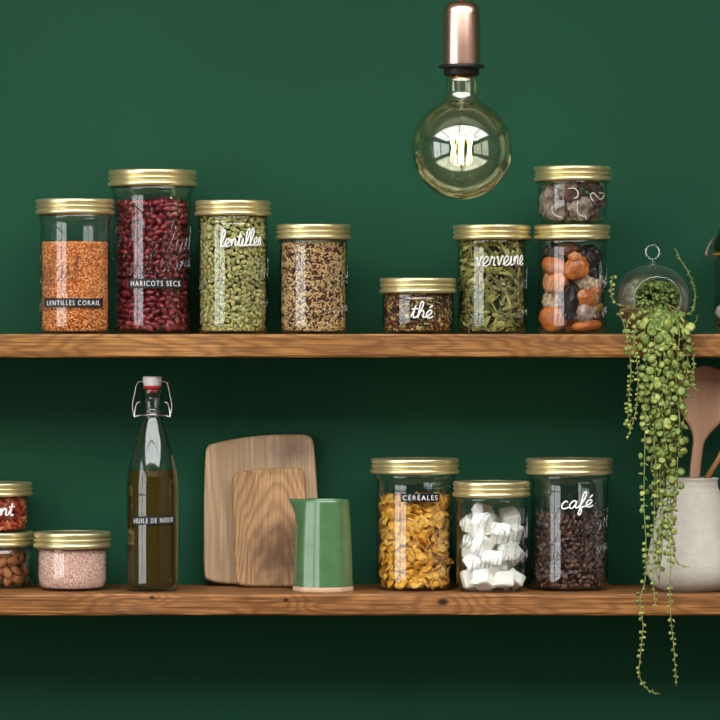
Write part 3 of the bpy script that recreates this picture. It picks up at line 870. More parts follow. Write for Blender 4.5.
M_FLK = island_mat('corn_flake', [(0, C('#eaae3c')), (0.5, C('#dc9a2c')), (0.85, C('#f2c466')), (1, C('#b87420'))], 0.5, 0.4, per='object', bump=(260.0, 0.3, 0.0005))
M_FLK_S = island_mat('corn_flake_mass', [(0, C('#e0a236')), (0.6, C('#cc8c2a')), (1, C('#a4661c'))], 0.6, 0.3, bump=(260.0, 0.5, 0.0008))
def cornflake(seed, rad):
    rs = np.random.default_rng(seed)
    V, F = [], []; nr, na = 3, 12
    ph = rs.uniform(0, 6.28, 5)
    def surf(r, a):
        rr = rad * (1 + 0.16 * math.sin(2 * a + ph[0]) + 0.12 * math.sin(3 * a + ph[1]) + 0.07 * math.sin(5 * a + ph[2]))
        x, y = r * rr * math.cos(a), r * rr * math.sin(a) * 0.85
        z = 0.0014 * math.sin(x / rad * 2.2 + ph[3]) * 1.1 + 0.0018 * (y / rad) ** 2 * (1 if seed % 2 else -1) + 0.0008 * math.sin(4 * a + ph[4]) * r
        return x, y, z
    for e in (0.00055, -0.00055):
        x, y, z = surf(0, 0); V.append((x, y, z + e))
        for i in range(1, nr + 1):
            for j in range(na):
                x, y, z = surf(i / nr, 2 * PI * j / na); V.append((x, y, z + e * (1 if i < nr else 0.8)))
    nn = 1 + nr * na
    for e in (0, 1):
        o = e * nn
        for j in range(na):
            q = (j + 1) % na
            t = (o, o + 1 + j, o + 1 + q); F.append(t if e == 0 else t[::-1])
            for i in range(nr - 1):
                t = (o + 1 + i * na + j, o + 1 + (i + 1) * na + j, o + 1 + (i + 1) * na + q, o + 1 + i * na + q); F.append(t if e == 0 else t[::-1])
    for j in range(na):
        q = (j + 1) % na; a = 1 + (nr - 1) * na
        F.append((a + j, nn + a + j, nn + a + q, a + q))
    return mesh_np('corn_flake', V, F, [M_FLK])
flk = [cornflake(i, r) for i, r in enumerate((0.0088, 0.0074, 0.0095, 0.0080, 0.0068, 0.0085))]
place_shell(J12, jz(J12, 501), 0.0105, 0.0080, 0.0060, 0.0060, flk, 'corn_flake', 'crisp golden corn flake against the glass of the cereal jar', 'corn flake', 'corn flakes in the cereal jar', 300, 0.42,
            'corn_flakes', 'golden corn flakes packed behind the front ones in the cereal jar', [M_FLK_S, pieces_mats('#6a3c10')], flat_spin=False, core_in=0.012, extra_layers=2)

# loose packings of larger pieces
def pack(n, r, R, h, seed, it=500):
    rs = np.random.default_rng(seed)
    a = rs.uniform(0, 2 * PI, n); q = np.sqrt(rs.uniform(0, 1, n)) * (R - r)
    p = np.stack([q * np.cos(a), q * np.sin(a), rs.uniform(r, h, n)], -1)
    for t in range(it):
        p[:, 2] -= r * 0.02
        for _ in range(3):
            d = p[:, None] - p[None]; L = np.linalg.norm(d, axis=2) + np.eye(n) * 9
            ov = np.maximum(0, 2 * r - L)
            p += (d / L[..., None] * ov[..., None] * 0.35).sum(1)
            rr = np.hypot(p[:, 0], p[:, 1]); f = np.minimum(1, (R - r) / np.maximum(rr, 1e-9))
            p[:, 0] *= f; p[:, 1] *= f; p[:, 2] = np.maximum(p[:, 2], r)
    return p

def cube_mesh(seed, s):
    """rough moulded sugar lump: rounded, slightly chipped"""
    rs = np.random.default_rng(seed)
    import bmesh
    bm = bmesh.new(); bmesh.ops.create_cube(bm, size=1.0)
    bmesh.ops.bevel(bm, geom=bm.edges[:], offset=0.07, segments=2, affect='EDGES')
    bmesh.ops.subdivide_edges(bm, edges=bm.edges[:], cuts=3, use_grid_fill=True)
    sx, sy, sz = s * rs.uniform(0.95, 1.12), s * rs.uniform(0.95, 1.1), s * rs.uniform(0.62, 0.85)
    ph = rs.uniform(0, 6, 6)
    for v in bm.verts:
        x, y, z = v.co
        w = 1 + 0.015 * math.sin(7 * x + ph[0]) * math.sin(6 * y + ph[1]) + 0.012 * math.sin(8 * z + ph[2])
        v.co = Vector((x * sx * w, y * sy * w, z * sz * w)) + Vector(rs.normal(0, 0.00012, 3))
    me = bpy.data.meshes.new('sugar_cube'); bm.to_mesh(me); bm.free()
    me.materials.append(M_SUGAR)
    return me
M_SUGAR = pbr('sugar', C('#faf7f0'), 0.7, bump=(900.0, 0.5, 0.0006), sss=0.1)
sug = [cube_mesh(i, 0.0235) for i in range(5)]
pp = pack(31, 0.0132, J13.Ri - 0.0004, 0.14, 3)
rs = np.random.default_rng(5)
for i, q in enumerate(pp):
    if q[1] > 0.022: pass
    o = bpy.data.objects.new('sugar_cube', sug[i % 5]); COL.objects.link(o)
    rr = math.hypot(q[0], q[1])
    ang = math.atan2(q[1], q[0]) if rr > 0.02 else rs.uniform(0, 6)
    pull = min(1.0, (J13.Ri - 0.0155) / max(rr, 1e-6))
    o.matrix_world = Matrix.Translation(Vector(J13.root.location) + Vector((q[0] * pull, q[1] * pull, q[2] + J13.z0))) @ (Matrix.Rotation(ang + PI / 2, 3, 'Z') @ Euler((rs.choice([0, PI / 2]) + rs.normal(0, 0.4), rs.normal(0, 0.45), rs.normal(0, 0.25))).to_matrix()).to_4x4()
    tag(o, 'rough white sugar cube heaped in the half full jar', 'sugar cube', 'sugar cubes in the half full jar')

def almond_fn(v):
    x, y, z = v
    t = x / 0.0105
    w = 1 - 0.38 * max(0, t) ** 1.5
    return (x, y * w, z * (1 - 0.25 * max(0, t)))
M_ALM = island_mat('almond_skin', [(0, C('#9a5f34')), (0.5, C('#b0713f')), (1, C('#84492a'))], 0.55, 0.35, per='object', bump=(700.0, 0.5, 0.0008))
alm = []
for s_ in (1.0, 0.93, 1.07):
    V, F = ellipsoid(0.0108 * s_, 0.0066 * s_, 0.0038 * s_, 16, 10, almond_fn)
    alm.append(mesh_np('almond', V, F, [M_ALM]))
pp = pack(150, 0.0066, J10.Ri - 0.004, 0.12, 9, 300)
topa = jz(J10, 552)
for i, q in enumerate(pp):
    rr = math.hypot(q[0], q[1])
    if q[2] + J10.z0 > topa or rr < J10.Ri - 0.026 or J10.root.location.x + q[0] < wx(-4, 0.05) or q[1] > 0.012: continue
    o = bpy.data.objects.new('almond', alm[i % 3]); COL.objects.link(o)
    th = math.atan2(q[0], -q[1])
    F = Matrix(tangent_frames(np.array([th]))[0].tolist())
    lim = (jar_radius(J10, q[2] + J10.z0) - 0.0062) / max(rr, 1e-6); lim = min(1.0, lim)
    o.matrix_world = Matrix.Translation(Vector(J10.root.location) + Vector((q[0] * lim, q[1] * lim, max(q[2], 0.009) + J10.z0))) @ (F @ Euler((rs.normal(0, 0.3), rs.normal(0, 0.3), 0)).to_matrix() @ Matrix.Rotation(rs.uniform(0, 6.28), 3, 'Z')).to_4x4()
    tag(o, 'brown skinned almond in the squat jar at the shelf end', 'almond', 'almonds in the squat jar')

# dried fruit: each piece placed where it lies against the glass
def lumpy(name, a, b, c, mat, seed, wr=0.08, wf=5.0, dimple=0.0, nu=28, nv=18):
    rs = np.random.default_rng(seed); ph = rs.uniform(0, 6.28, 8)
    def fn(v):
        n = Vector((v[0] / a, v[1] / b, v[2] / c))
        w = 1 + wr * (math.sin(wf * n.x + ph[0]) * math.sin(wf * n.y + ph[1]) + 0.7 * math.sin(wf * 1.9 * n.z + ph[2]) * math.sin(wf * 1.5 * n.x + ph[3]) + 0.5 * math.sin(wf * 2.7 * n.y + ph[4] + 3 * n.x))
        d = 1 - dimple * math.exp(-((n.x ** 2 + n.y ** 2) / 0.18)) if abs(n.z) > 0.1 else 1
        return (v[0] * w, v[1] * w, v[2] * w * d)
    V, F = ellipsoid(a, b, c, nu, nv, fn)
    return mesh_np(name, V, F, [mat])
M_APR = pbr('dried_apricot', C('#cb7329'), 0.36, coat=0.3, sss=0.25, bump=(200.0, 0.6, 0.0018), var=(55.0, C('#9c4f18')))
M_APR2 = pbr('pale_apricot', C('#d99a6a'), 0.45, sss=0.3, bump=(220.0, 0.5, 0.0015), var=(70.0, C('#b8703e')))
M_PRU = pbr('prune', C('#17100f'), 0.32, bump=(160.0, 0.9, 0.003))
M_FIG = pbr('dried_fig', C('#cdb592'), 0.75, bump=(200.0, 1.0, 0.003), var=(160.0, C('#8f7354')))
M_FIG2 = pbr('dusted_fig', C('#c4ab9c'), 0.8, bump=(240.0, 1.0, 0.003), var=(170.0, C('#7d6458')))
M_DATE = pbr('brown_date', C('#6b3a22'), 0.4, bump=(180.0, 0.8, 0.0025), var=(90.0, C('#4a2415')))
M_GOLD = pbr('golden_raisin', C('#8d6a22'), 0.4, bump=(180.0, 0.8, 0.0025), sss=0.2)
DF = [
 # name, label, category, px, py, w, h (px), depth (px), roll deg, material, seed, wrinkle
 ('prune', 'black wrinkled prune near the top right of the dried fruit jar', 'prune', 589, 258, 24, 22, 18, 10, M_PRU, 1, 0.07),
 ('prune', 'dark prune in the top left corner of the dried fruit jar', 'prune', 548, 253, 17, 16, 16, 0, M_PRU, 2, 0.07),
 ('dried_apricot', 'large orange dried apricot leaning left in upper half of the dried fruit jar', 'dried apricot', 555, 268, 26, 17, 13, -25, M_APR, 3, 0.05),
 ('dried_apricot', 'curled orange dried apricot just left of the black prune', 'dried apricot', 575, 268, 22, 20, 12, 40, M_APR, 4, 0.06),
 ('dried_apricot', 'pinkish dried apricot under the two upper orange ones', 'dried apricot', 556, 283, 22, 16, 12, 30, M_APR2, 5, 0.06),
 ('dried_apricot', 'pale brown dried apricot on edge at far left of the dried fruit jar', 'dried apricot', 543, 283, 12, 21, 12, 0, M_APR2, 6, 0.05),
 ('dried_fig', 'wrinkled beige dried fig under the black prune', 'dried fig', 590, 282, 27, 18, 18, 12, M_FIG, 7, 0.09),
 ('dried_fig', 'small pale fig low on the left of the dried fruit jar', 'dried fig', 551, 301, 18, 16, 14, -15, M_FIG, 8, 0.09),
 ('prune', 'upright black prune in the middle of the dried fruit jar', 'prune', 570, 302, 14, 32, 16, -8, M_PRU, 9, 0.06),
 ('dried_apricot', 'orange brown dried apricot under the beige fig', 'dried apricot', 583, 298, 24, 15, 13, -12, M_APR, 10, 0.05),
 ('dried_apricot', 'small orange dried apricot at right wall of the dried fruit jar', 'dried apricot', 599, 291, 13, 11, 12, 30, M_APR, 11, 0.06),
 ('dried_fig', 'greyish pink dusted fig low on the right of the dried fruit jar', 'dried fig', 581, 311, 26, 20, 18, -25, M_FIG2, 12, 0.1),
 ('dried_apricot', 'biggest bright orange dried apricot at bottom left of its jar', 'dried apricot', 552, 318, 27, 23, 13, -10, M_APR, 13, 0.04),
 ('dried_apricot', 'flat orange dried apricot lying on the bottom right of its jar', 'dried apricot', 586, 325.5, 28, 9, 16, 6, M_APR, 14, 0.04),
 ('golden_raisin', 'greenish gold raisin beside the dusted fig', 'raisin', 597.5, 308, 12, 10, 10, 20, M_GOLD, 15, 0.08),
 ('date', 'brown date piece at bottom right wall of the dried fruit jar', 'date', 599, 317.5, 11, 9, 12, 0, M_DATE, 16, 0.07),
 ('date', 'brown date under the lid in the middle of the dried fruit jar', 'date', 567, 250, 20, 12, 14, 10, M_DATE, 17, 0.07),
 ('dried_apricot', 'small pinkish dried apricot between the date and the black prune', 'dried apricot', 573.5, 257, 12, 9, 10, -20, M_APR2, 18, 0.06),
 ('date', 'small brown date at right wall just above the golden raisin', 'date', 601, 299.5, 8, 9, 9, 0, M_DATE, 19, 0.07),
]
base7 = Vector(J7.root.location)
for nm, lb, ct, px, py, w, h, dp, roll, mat, sd, wr in DF:
    kk = J7.kk
    me = lumpy(nm, w * 0.57 * kk, dp / 2 * kk, h * 0.57 * kk, mat, sd, wr * 1.5, 5.0, nu=36, nv=24)
    x = (px - J7.cx) * kk
    rmax = J7.Ri - max(dp, 8) / 2 * kk * 1.18 - (w * 0.45 * kk) ** 2 / (2 * J7.Ri) - (0.0030 if ct == 'dried fig' else 0.0012)
    x = max(-rmax * 0.93, min(rmax * 0.93, x))
    y = -math.sqrt(max(0.0, rmax * rmax - x * x))
    yaw = math.asin(max(-0.9, min(0.9, x / J7.Ri))) * 0.8
    o = link(nm, me)
    z = wz(py, J7.Y + y)
    o.matrix_world = Matrix.Translation((base7.x + x, base7.y + y, z)) @ Matrix.Rotation(yaw, 4, 'Z') @ Matrix.Rotation(-math.radians(roll), 4, 'Y')
    tag(o, lb, ct, 'dried fruit in the jar')
# more fruit filling the middle of the jar
rs = np.random.default_rng(21)
hid = [lumpy('prune', 0.0125, 0.011, 0.011, M_PRU, 40, 0.07), lumpy('dried_apricot', 0.014, 0.012, 0.009, M_APR, 41, 0.06), lumpy('date', 0.013, 0.010, 0.009, M_DATE, 42, 0.07)]
for i, q in enumerate(pack(34, 0.0120, J7.Ri - 0.004, 0.12, 13, 300)):
    if q[1] < -0.010: continue
    q[2] = min(q[2], 0.095)
    nm, lb, ct = (('prune', 'dark prune deep in the middle of the dried fruit jar, mostly hidden', 'prune'), ('dried_apricot', 'orange dried apricot deep in the dried fruit jar, mostly hidden', 'dried apricot'), ('date', 'brown date deep in the dried fruit jar, mostly hidden', 'date'))[i % 3]
    o = link(nm, hid[i % 3])
    o.matrix_world = Matrix.Translation(base7 + Vector((q[0], q[1], q[2] + J7.z0))) @ Euler(tuple(rs.uniform(0, 6, 3))).to_matrix().to_4x4()
    tag(o, lb, ct, ct + 's hidden in the dried fruit jar')

# brown dried slices with pale curled edges
M_MUSH = pbr('dried_slice', C('#a3948a'), 0.85, bump=(140.0, 1.0, 0.006), var=(110.0, C('#5c473f')))
M_MUSH2 = pbr('dark_dried_slice', C('#6a5146'), 0.85, bump=(180.0, 1.0, 0.003), var=(80.0, C('#3a2822')))
M_EDGE = pbr('pale_edge', C('#e6e0d8'), 0.6)
base8 = Vector(J8.root.location)
SL = [
 ('grey brown dried slice at left of the small top jar', 548, 200, 22, 34, -10, M_MUSH, 1, None),
 ('brown dried slice with pale hooked edge in the middle of the small top jar', 571, 194, 20, 18, 20, M_MUSH2, 2, [(566, 189), (572, 188.5), (576, 192), (575.5, 197), (572, 198.5)]),
 ('grey dried slice with pale stepped edge low in the small top jar', 579, 208, 26, 22, -15, M_MUSH, 3, [(576, 201), (575.5, 206), (576, 213.5), (580, 216), (584, 216.5), (584, 219)]),
 ('brown dried slice with pale curled rim at right of the small top jar', 597, 199, 20, 18, 30, M_MUSH2, 4, [(592, 201), (589.5, 198), (589, 194.5), (592, 193), (595, 196), (599, 199), (602, 197), (603.5, 193), (598, 192.5)]),
 ('dried slice with pale looping edge low on the left of the small top jar', 557, 211, 22, 18, 15, M_MUSH, 5, [(551, 206), (551, 211), (554, 215), (559, 217), (561, 218)]),
 ('dark round dried slice at bottom right of the small top jar', 592, 214, 16, 12, 0, M_MUSH2, 6, None),
 ('brown dried slice under the lid of the small top jar, centre', 568, 185, 24, 10, 5, M_MUSH, 7, None),
 ('dark dried slice under the lid of the small top jar, right', 592, 187, 24, 12, -20, M_MUSH2, 8, None),
]
for lb, px, py, w, h, roll, mat, sd, edge in SL:
    kk = J8.kk; dp = 9
    root = thing('dried_slice', lb, 'dried slice', group='dried slices in the small top jar')
    me = lumpy('slice_body', w / 2 * kk, dp / 2 * kk, h / 2 * kk, mat, sd + 60, 0.16, 4.6)
    x = (px - J8.cx) * kk; z = wz(py, J8.Y - 0.03) - J8.base
    rmax = jar_radius(J8, z) - 0.0095
    x = max(-rmax * 0.9, min(rmax * 0.9, x)); y = -math.sqrt(max(0.0, rmax ** 2 - x * x))
    yaw = math.asin(x / J8.R) * 0.9
    root.location = base8 + Vector((x, y, z))
    o = link('slice_body', me, root)
    o.rotation_euler = Euler((0, -math.radians(roll), yaw))
    if edge:
        pts = []
        for ex, ey in edge:
            zz = wz(ey, J8.Y - 0.035) - J8.base; xx = (ex - J8.cx) * kk
            r = jar_radius(J8, zz) - 0.0012
            xx = max(-r * 0.97, min(r * 0.97, xx))
            pts.append(Vector((xx, -math.sqrt(max(0.0, r * r - xx * xx)), zz)) - Vector((x, y, z)))
        m = MB(); m.tube([Vector(p) for p in catmull(pts, 5)], 0.0008, 6)
        e = m.build('pale_edge', M_EDGE, root); e['label'] = 'pale curled edge of the slice'
hb = [lumpy('dried_slice', 0.014, 0.006, 0.011, M_MUSH, 80, 0.12, 3.6), lumpy('dried_slice', 0.012, 0.006, 0.012, M_MUSH2, 81, 0.12, 3.6)]
for i, q in enumerate(pack(15, 0.011, J8.Ri - 0.009, 0.06, 31, 200)):
    if q[1] < -0.006: continue
    o = link('dried_slice', hb[i % 2])
    o.matrix_world = Matrix.Translation(base8 + Vector((q[0] * 0.85, q[1] * 0.85, min(q[2], 0.036) + J8.z0))) @ Euler(tuple(rs.uniform(0, 6, 3))).to_matrix().to_4x4()
    tag(o, 'brown dried slice at the back of the small top jar, mostly hidden', 'dried slice', 'dried slices hidden in the small top jar')

# ------------------------------------------------------------------ clip top jar at the right edge of the upper shelf
def clip_jar():
    Y = -0.01; cx = 753; kk = k(Y); R = 38.5 * kk
    root = thing('clip_top_jar', 'clip top preserving jar cut off at the right end of the upper shelf', 'jar', (wx(cx, Y), Y, UP))
    zt = wz(258, Y - R) - UP
    pr = [(0, 0.003), (R * 0.8, 0.0004), (R - 0.004, 0.001), (R, 0.008), (R, zt - 0.006), (R - 0.002, zt), (R - 0.004, zt + 0.004), (R - 0.0068, zt + 0.004), (R - 0.005, zt - 0.004), (R - 0.003, zt - 0.01), (R - 0.003, 0.012), (R - 0.007, 0.006), (0, 0.006)]
    m = MB(); m.lathe(pr, 64); m.build('glass_body', M_GLASS, root)
    m = MB(); m.lathe([(R - 0.007, zt + 0.0042), (R + 0.002, zt + 0.0042), (R + 0.003, zt + 0.0056), (R + 0.002, zt + 0.007), (R - 0.007, zt + 0.007)], 64, loop=True)
    g = m.build('rubber_gasket', pbr('ochre_rubber', C('#8a6a22'), 0.6), root); g['label'] = 'ochre rubber gasket'
    z1 = zt + 0.0072
    dome = wz(216, Y - R * 0.7) - UP
    m = MB(); m.lathe([(R - 0.004, z1), (R + 0.001, z1), (R + 0.0015, z1 + 0.012), (R - 0.004, z1 + 0.024), (R * 0.8, dome - 0.006), (R * 0.5, dome), (0, dome + 0.002), (0, dome - 0.003), (R * 0.5, dome - 0.005), (R * 0.75, dome - 0.012), (R - 0.01, z1 + 0.02)], 64, loop=False)
    m.build('glass_lid', glass_mat('brown_lid_glass', (0.55, 0.48, 0.36, 1), (0.2, 0.17, 0.1, 1), rough=0.05), root)
    m = MB()
    fx = -R - 0.003
    m.tube(catmull([(fx + 0.004, 0, z1 + 0.020), (fx - 0.001, -0.006, z1 + 0.016), (fx - 0.006, -0.010, z1 + 0.008), (fx - 0.009, -0.012, z1 - 0.001), (fx - 0.008, -0.014, z1 - 0.004)], 5), 0.0016, 8)
    m.tube(catmull([(fx + 0.001, 0.012, z1 - 0.012), (fx - 0.003, 0.010, z1 - 0.004), (fx - 0.003, 0.006, z1 + 0.010), (fx + 0.004, 0, z1 + 0.020)], 5), 0.0012, 8)
    cl = m.build('wire_clip', pbr('dull_wire', C('#6f6a60'), 0.5, 0.8), root); cl['label'] = 'steel wire clip lever'
    kx = wx(cx, Y)
    for lb, nm, ct, px, py, w, h, mat in (('pale dried piece against the wall of the clip top jar', 'dried_mushroom', 'dried food', 726, 312, 22, 18, pbr('pale_dried', C('#b9aca0'), 0.8, bump=(150.0, 0.8, 0.002))),
                                          ('dark red dried pepper at the bottom of the clip top jar', 'dried_pepper', 'dried pepper', 729, 327, 24, 10, pbr('dried_pepper', C('#6a1a16'), 0.4, bump=(150.0, 0.8, 0.002)))):
        me = lumpy(nm, w / 2 * kk, 0.009, h / 2 * kk, mat, 90 + int(px), 0.06)
        o = link(nm, me, None, (wx(px, Y), Y - 0.006, max(wz(py, Y), UP + 0.0065 + h / 2 * kk)))
        tag(o, lb, ct)
clip_jar()

# ------------------------------------------------------------------ pendant lamp
def lamp():
    Y = -0.24; kk = k(Y); cx = 461.5
    root = thing('pendant_lamp', 'hanging copper pendant lamp with large round amber bulb', 'lamp', (wx(cx, Y), Y, ZC))
    zz = lambda py: wz(py, Y) - ZC
    def lat(name, pr, mat, par=root, n=64, loop=False):
        m = MB(); m.lathe([(r * kk, zz(py)) for r, py in pr], n, loop=loop); return m.build(name, mat, par)
    m = MB(); m.tube([(0, 0, -0.02), (0, 0, zz(-4))], 0.0028, 10)
    m.build('cord', pbr('cord_cloth', C('#8a4a32'), 0.8), root)
    m = MB(); m.lathe([(0, -0.0005), (0.05, -0.0005), (0.05, -0.018), (0.042, -0.024), (0, -0.025)], 48); m.build('ceiling_rose', M_COPPER, root)
    so = lat('socket_cover', [(0, -1), (3.5, -1), (3.6, 0.5), (8, 1.5), (13, 2.6), (16.6, 5), (18.4, 9), (19, 14), (19.2, 50), (19.2, 63), (19.2, 64.4), (19.15, 64.8), (18.9, 65.1), (18.2, 65.2), (18.0, 20), (0, 18)], M_COPPER)
    so['label'] = 'polished copper socket cover'
    cr = lat('socket_ring', [(0, 64.8), (21.5, 65.0), (22.8, 65.8), (23.0, 67.5), (22.0, 68.4), (18.0, 68.8), (17.5, 69.5), (17.8, 74), (17, 75.5), (0, 75.5)], M_BLACK)
    cr['label'] = 'black socket ring'
    # the bulb: thin blown glass, long neck, round globe
    gx, gy, gr = 0.0, 149.0, 50.5
    pr = [(13.0, 75.4), (15.5, 77), (16.2, 82), (16.2, 92), (16.8, 97), (18.5, 100.5)]
    a0 = math.asin(19.8 / gr)
    for i in range(0, 33):
        a = a0 + (PI - a0) * i / 32
        pr.append((max(0, gr * math.sin(a)), gy - gr * math.cos(a)))
    pr[-1] = (0, gy + gr)
    inn = [(max(0, r - 0.7), py - (0.7 if py > 150 else 0)) for r, py in reversed(pr)]
    inn[0] = (0, gy + gr - 0.7)
    bulb = lat('bulb', pr + inn, M_BULB, root, 96)
    bulb['label'] = 'large round amber glass bulb, lit'
    st = lat('glass_stem', [(0, 75.6), (6.5, 75.8), (6.0, 82), (5.0, 92), (4.2, 100), (3.0, 104), (2.2, 110), (2.0, 118), (2.8, 121), (2.4, 124), (0, 124.5)], M_GLASS2, bulb, 24)
    m = MB()
    m.lathe([(0, zz(75.6)), (10 * kk, zz(75.6)), (11 * kk, zz(76.5)), (10.5 * kk, zz(79)), (0, zz(79.5))], 32)
    m.build('bulb_cap', M_BRASS, bulb)
    f = MB(); w = MB()
    for i in range(6):
        a = 2 * PI * i / 6 + 0.35
        x0, y0, x1, y1 = 5.5 * math.cos(a), 5.5 * math.sin(a), 11.5 * math.cos(a), 11.5 * math.sin(a)
        top = (x1 * kk, y1 * kk, zz(136)); bot = (x0 * kk * 1.25, y0 * kk * 1.25, zz(164))
        f.tube([top, ((x1 * 0.62 + x0 * 0.38) * kk, (y1 * 0.62 + y0 * 0.38) * kk, zz(150)), bot], 0.0008, 8)
        w.tube([(0, 0, zz(123)), top], 0.0003, 6)
        w.tube([(0, 0, zz(168)), bot], 0.0003, 6)
    w.tube([(0, 0, zz(120)), (0, 0, zz(170))], 0.0008, 6)
    f.build('filament', M_FIL, bulb)
    w.build('support_wire', M_STEEL, bulb)
lamp()

# ------------------------------------------------------------------ oil bottle
def bottle():
    Y = -0.035; kk = k(Y); cx = 152.3
    root = thing('swing_top_bottle', 'tall swing top glass bottle of dark olive oil', 'bottle', (wx(cx, Y), Y, LO))
    zz = lambda py: wz(py, Y) - LO
    R = 26.0 * kk
    zb = 0.0
    def W(r, py): return (r * kk, zz(py))
    out = [(0, 0.004), (R * 0.6, 0.0022), (R * 0.84, 0.0003), (R - 0.002, 0.001), (R - 0.0005, 0.004), (R, 0.010)] + [(R, 0.012 + (zz(487) - 0.012) * i / 6) for i in range(7)] + \
          [W(25.5, 480), W(24.4, 470), W(21.6, 458), W(18.4, 446), W(14.6, 434), W(11.2, 424), W(9.4, 418), W(8.9, 415), W(9.8, 413.5), W(10.2, 411.5), W(9.6, 409.5), W(9.2, 407), W(9.2, 397), W(10.2, 395), W(10.4, 391), W(10.0, 388.6)]
    t = 0.0014
    inn = [(max(r - t, 0.003), max(z, 0.0045)) for r, z in reversed(out[5:])]
    m = MB(); m.lathe(out + inn + [(R - 0.008, 0.0042), (0, 0.0046)], 72)
    m.build('glass_body', M_GLASS, root)
    # stopper and its wire
    m = MB(); m.lathe([W(0, 376.3), W(8.5, 376.4), W(9.5, 377.2), W(9.7, 378.5), W(9.4, 382), W(8.8, 385.3), W(8.0, 386.0), W(0, 386.0)], 40)
    sp = m.build('stopper', M_PORC, root); sp['label'] = 'white porcelain stopper'
    m = MB(); m.lathe([W(0, 386.1), W(8.6, 386.1), W(9.3, 387.0), W(8.8, 388.3), W(6.4, 388.8), W(5.6, 391.0), W(4.8, 392.5), W(0, 393)], 40)
    g = m.build('rubber_seal', M_RED, sp); g['label'] = 'red rubber seal'
    m = MB()
    q = lambda px, py, y: ((px - cx) * kk, y, zz(py))
    m.tube(catmull([(11.0 * kk * math.sin(a), -11.0 * kk * math.cos(a), zz(415.2) + 0.0006 * math.cos(2 * a)) for a in [2 * PI * i / 20 for i in range(20)]], 2, True), 0.0011, 8, closed=True)
    for s in (1, -1):
        e = lambda px, py, y=0.0: ((px) * s * kk, y, zz(py))
        m.tube(catmull([e(9.8, 381.5), e(13.5, 382.0), e(15.8, 385.5), e(17.5, 394), e(19.6, 404), e(19.2, 412), e(17.6, 417.5), e(16.8, 415.5)], 5), 0.0011, 8)
        m.tube(catmull([e(11.2, 415.0), e(15.0, 416.0, -0.003), e(17.8, 416.5, -0.002), e(17.0, 409), e(15.5, 404), e(13.2, 402.2), e(11, 402.5, 0.002)], 5), 0.0011, 8)
    m.tube([(-9.8 * kk, 0, zz(381.5)), (9.8 * kk, 0, zz(381.5))], 0.0009, 8)
    b = m.build('wire_bail', M_STEEL, root); b['label'] = 'bent steel wire bail'
    label_on_cyl(root, 'HUILE DE NOIX', R, asn((133.4 - cx) * kk / R), asn((175.4 - cx) * kk / R), zz(523.5), zz(514.8), 0.0018)
    m = MB()
    for i in range(3):
        for j in range(2):
            th = asn((129.6 + j * 2.4 - cx) * kk / R); c = cyl_pt(R + 0.0001, th, zz(531 + i * 5))
            V, F = ellipsoid(0.0007, 0.0007, 0.0012, 6, 4); m.add([c + Vector(v) for v in V], F)
    m.build('embossed_marks', M_EMB, root)
    # the oil
    oi = [(0, 0.0052), (R - 0.0085, 0.0050), (R - 0.0032, 0.0105), (R - 0.0017, 0.014)] + [(R - 0.0017, 0.014 + (zz(487) - 0.014) * i / 4) for i in range(1, 5)] + [(25.2 * kk - 0.0017, zz(480)), (24.3 * kk - 0.0017, zz(470.8)), (24.2 * kk - 0.0024, zz(470)), (0, zz(470.2))]
    m = MB(); m.lathe(oi, 72)
    mat, nt, o_ = new_mat('walnut_oil'); n = N(nt)
    g = n('ShaderNodeBsdfPrincipled', {'Base Color': C('#5a480a'), 'Roughness': 0.02, 'IOR': 1.15, 'Transmission Weight': 0.62})
    nt.links.new(g.outputs[0], o_.inputs['Surface'])
    ol = m.build('oil', mat, None, root.location)
    tag(ol, 'dark olive oil filling the swing top bottle to its shoulder', 'oil')
bottle()

# ------------------------------------------------------------------ wooden boards
def board(name, label, outline, Ybot, lean, thick, mat, ref):
    """outline in photo pixels about its own lower middle; the board stands on the shelf and leans back by lean degrees"""
    kk = k(Ybot)
    bx, by = ref
    pts = catmull(outline, 8, True)
    P2 = [((p[0] - bx) * kk, (by - p[1]) * kk) for p in pts]
    zmin = min(z for _, z in P2)
    P2 = [(x, z - zmin) for x, z in P2]
    n = len(P2); b = 0.0035
    cxm = sum(x for x, _ in P2) / n; czm = sum(z for _, z in P2) / n
    m = MB(); vs, fs = [], []
    rows = [(0.004, b * 0.15), (0.0, b), (0.0, thick - b), (0.004, thick - b * 0.15)]
    rows = [(0.0035, 0.0), (0.0012, 0.0010), (0.0, 0.0035), (0.0, thick - 0.0035), (0.0012, thick - 0.0010), (0.0035, thick)]
    for ins, y in rows:
        for x, z in P2:
            d = math.hypot(x - cxm, z - czm); f = 1 - ins / max(d, 1e-6)
            vs.append((cxm + (x - cxm) * f, y, czm + (z - czm) * f))
    for r in range(len(rows) - 1):
        for i in range(n):
            j = (i + 1) % n
            fs.append((r * n + i, r * n + j, (r + 1) * n + j, (r + 1) * n + i))
    m.add(vs, fs, 0, True)
    m.add([vs[i] for i in range(n)], [tuple(range(n))[::-1]], 0, False)
    L = (len(rows) - 1) * n
    m.add([vs[L + i] for i in range(n)], [tuple(range(n))], 0, False)
    # weld the caps
    o = m.build(name, mat, None)
    import bmesh
    bm = bmesh.new(); bm.from_mesh(o.data); bmesh.ops.remove_doubles(bm, verts=bm.verts[:], dist=1e-6); bmesh.ops.recalc_face_normals(bm, faces=bm.faces[:]); bm.to_mesh(o.data); bm.free()
    o.location = (wx(bx, Ybot), Ybot, LO + 0.0003 + thick * math.sin(math.radians(lean)) * 0.0)
    o.rotation_euler = (-math.radians(lean), 0, 0)
    # sit its lowest point on the shelf
    dz = min((o.rotation_euler.to_matrix() @ v.co).z for v in o.data.vertices)
    o.location.z = LO - dz
    return tag(o, label, 'cutting board')
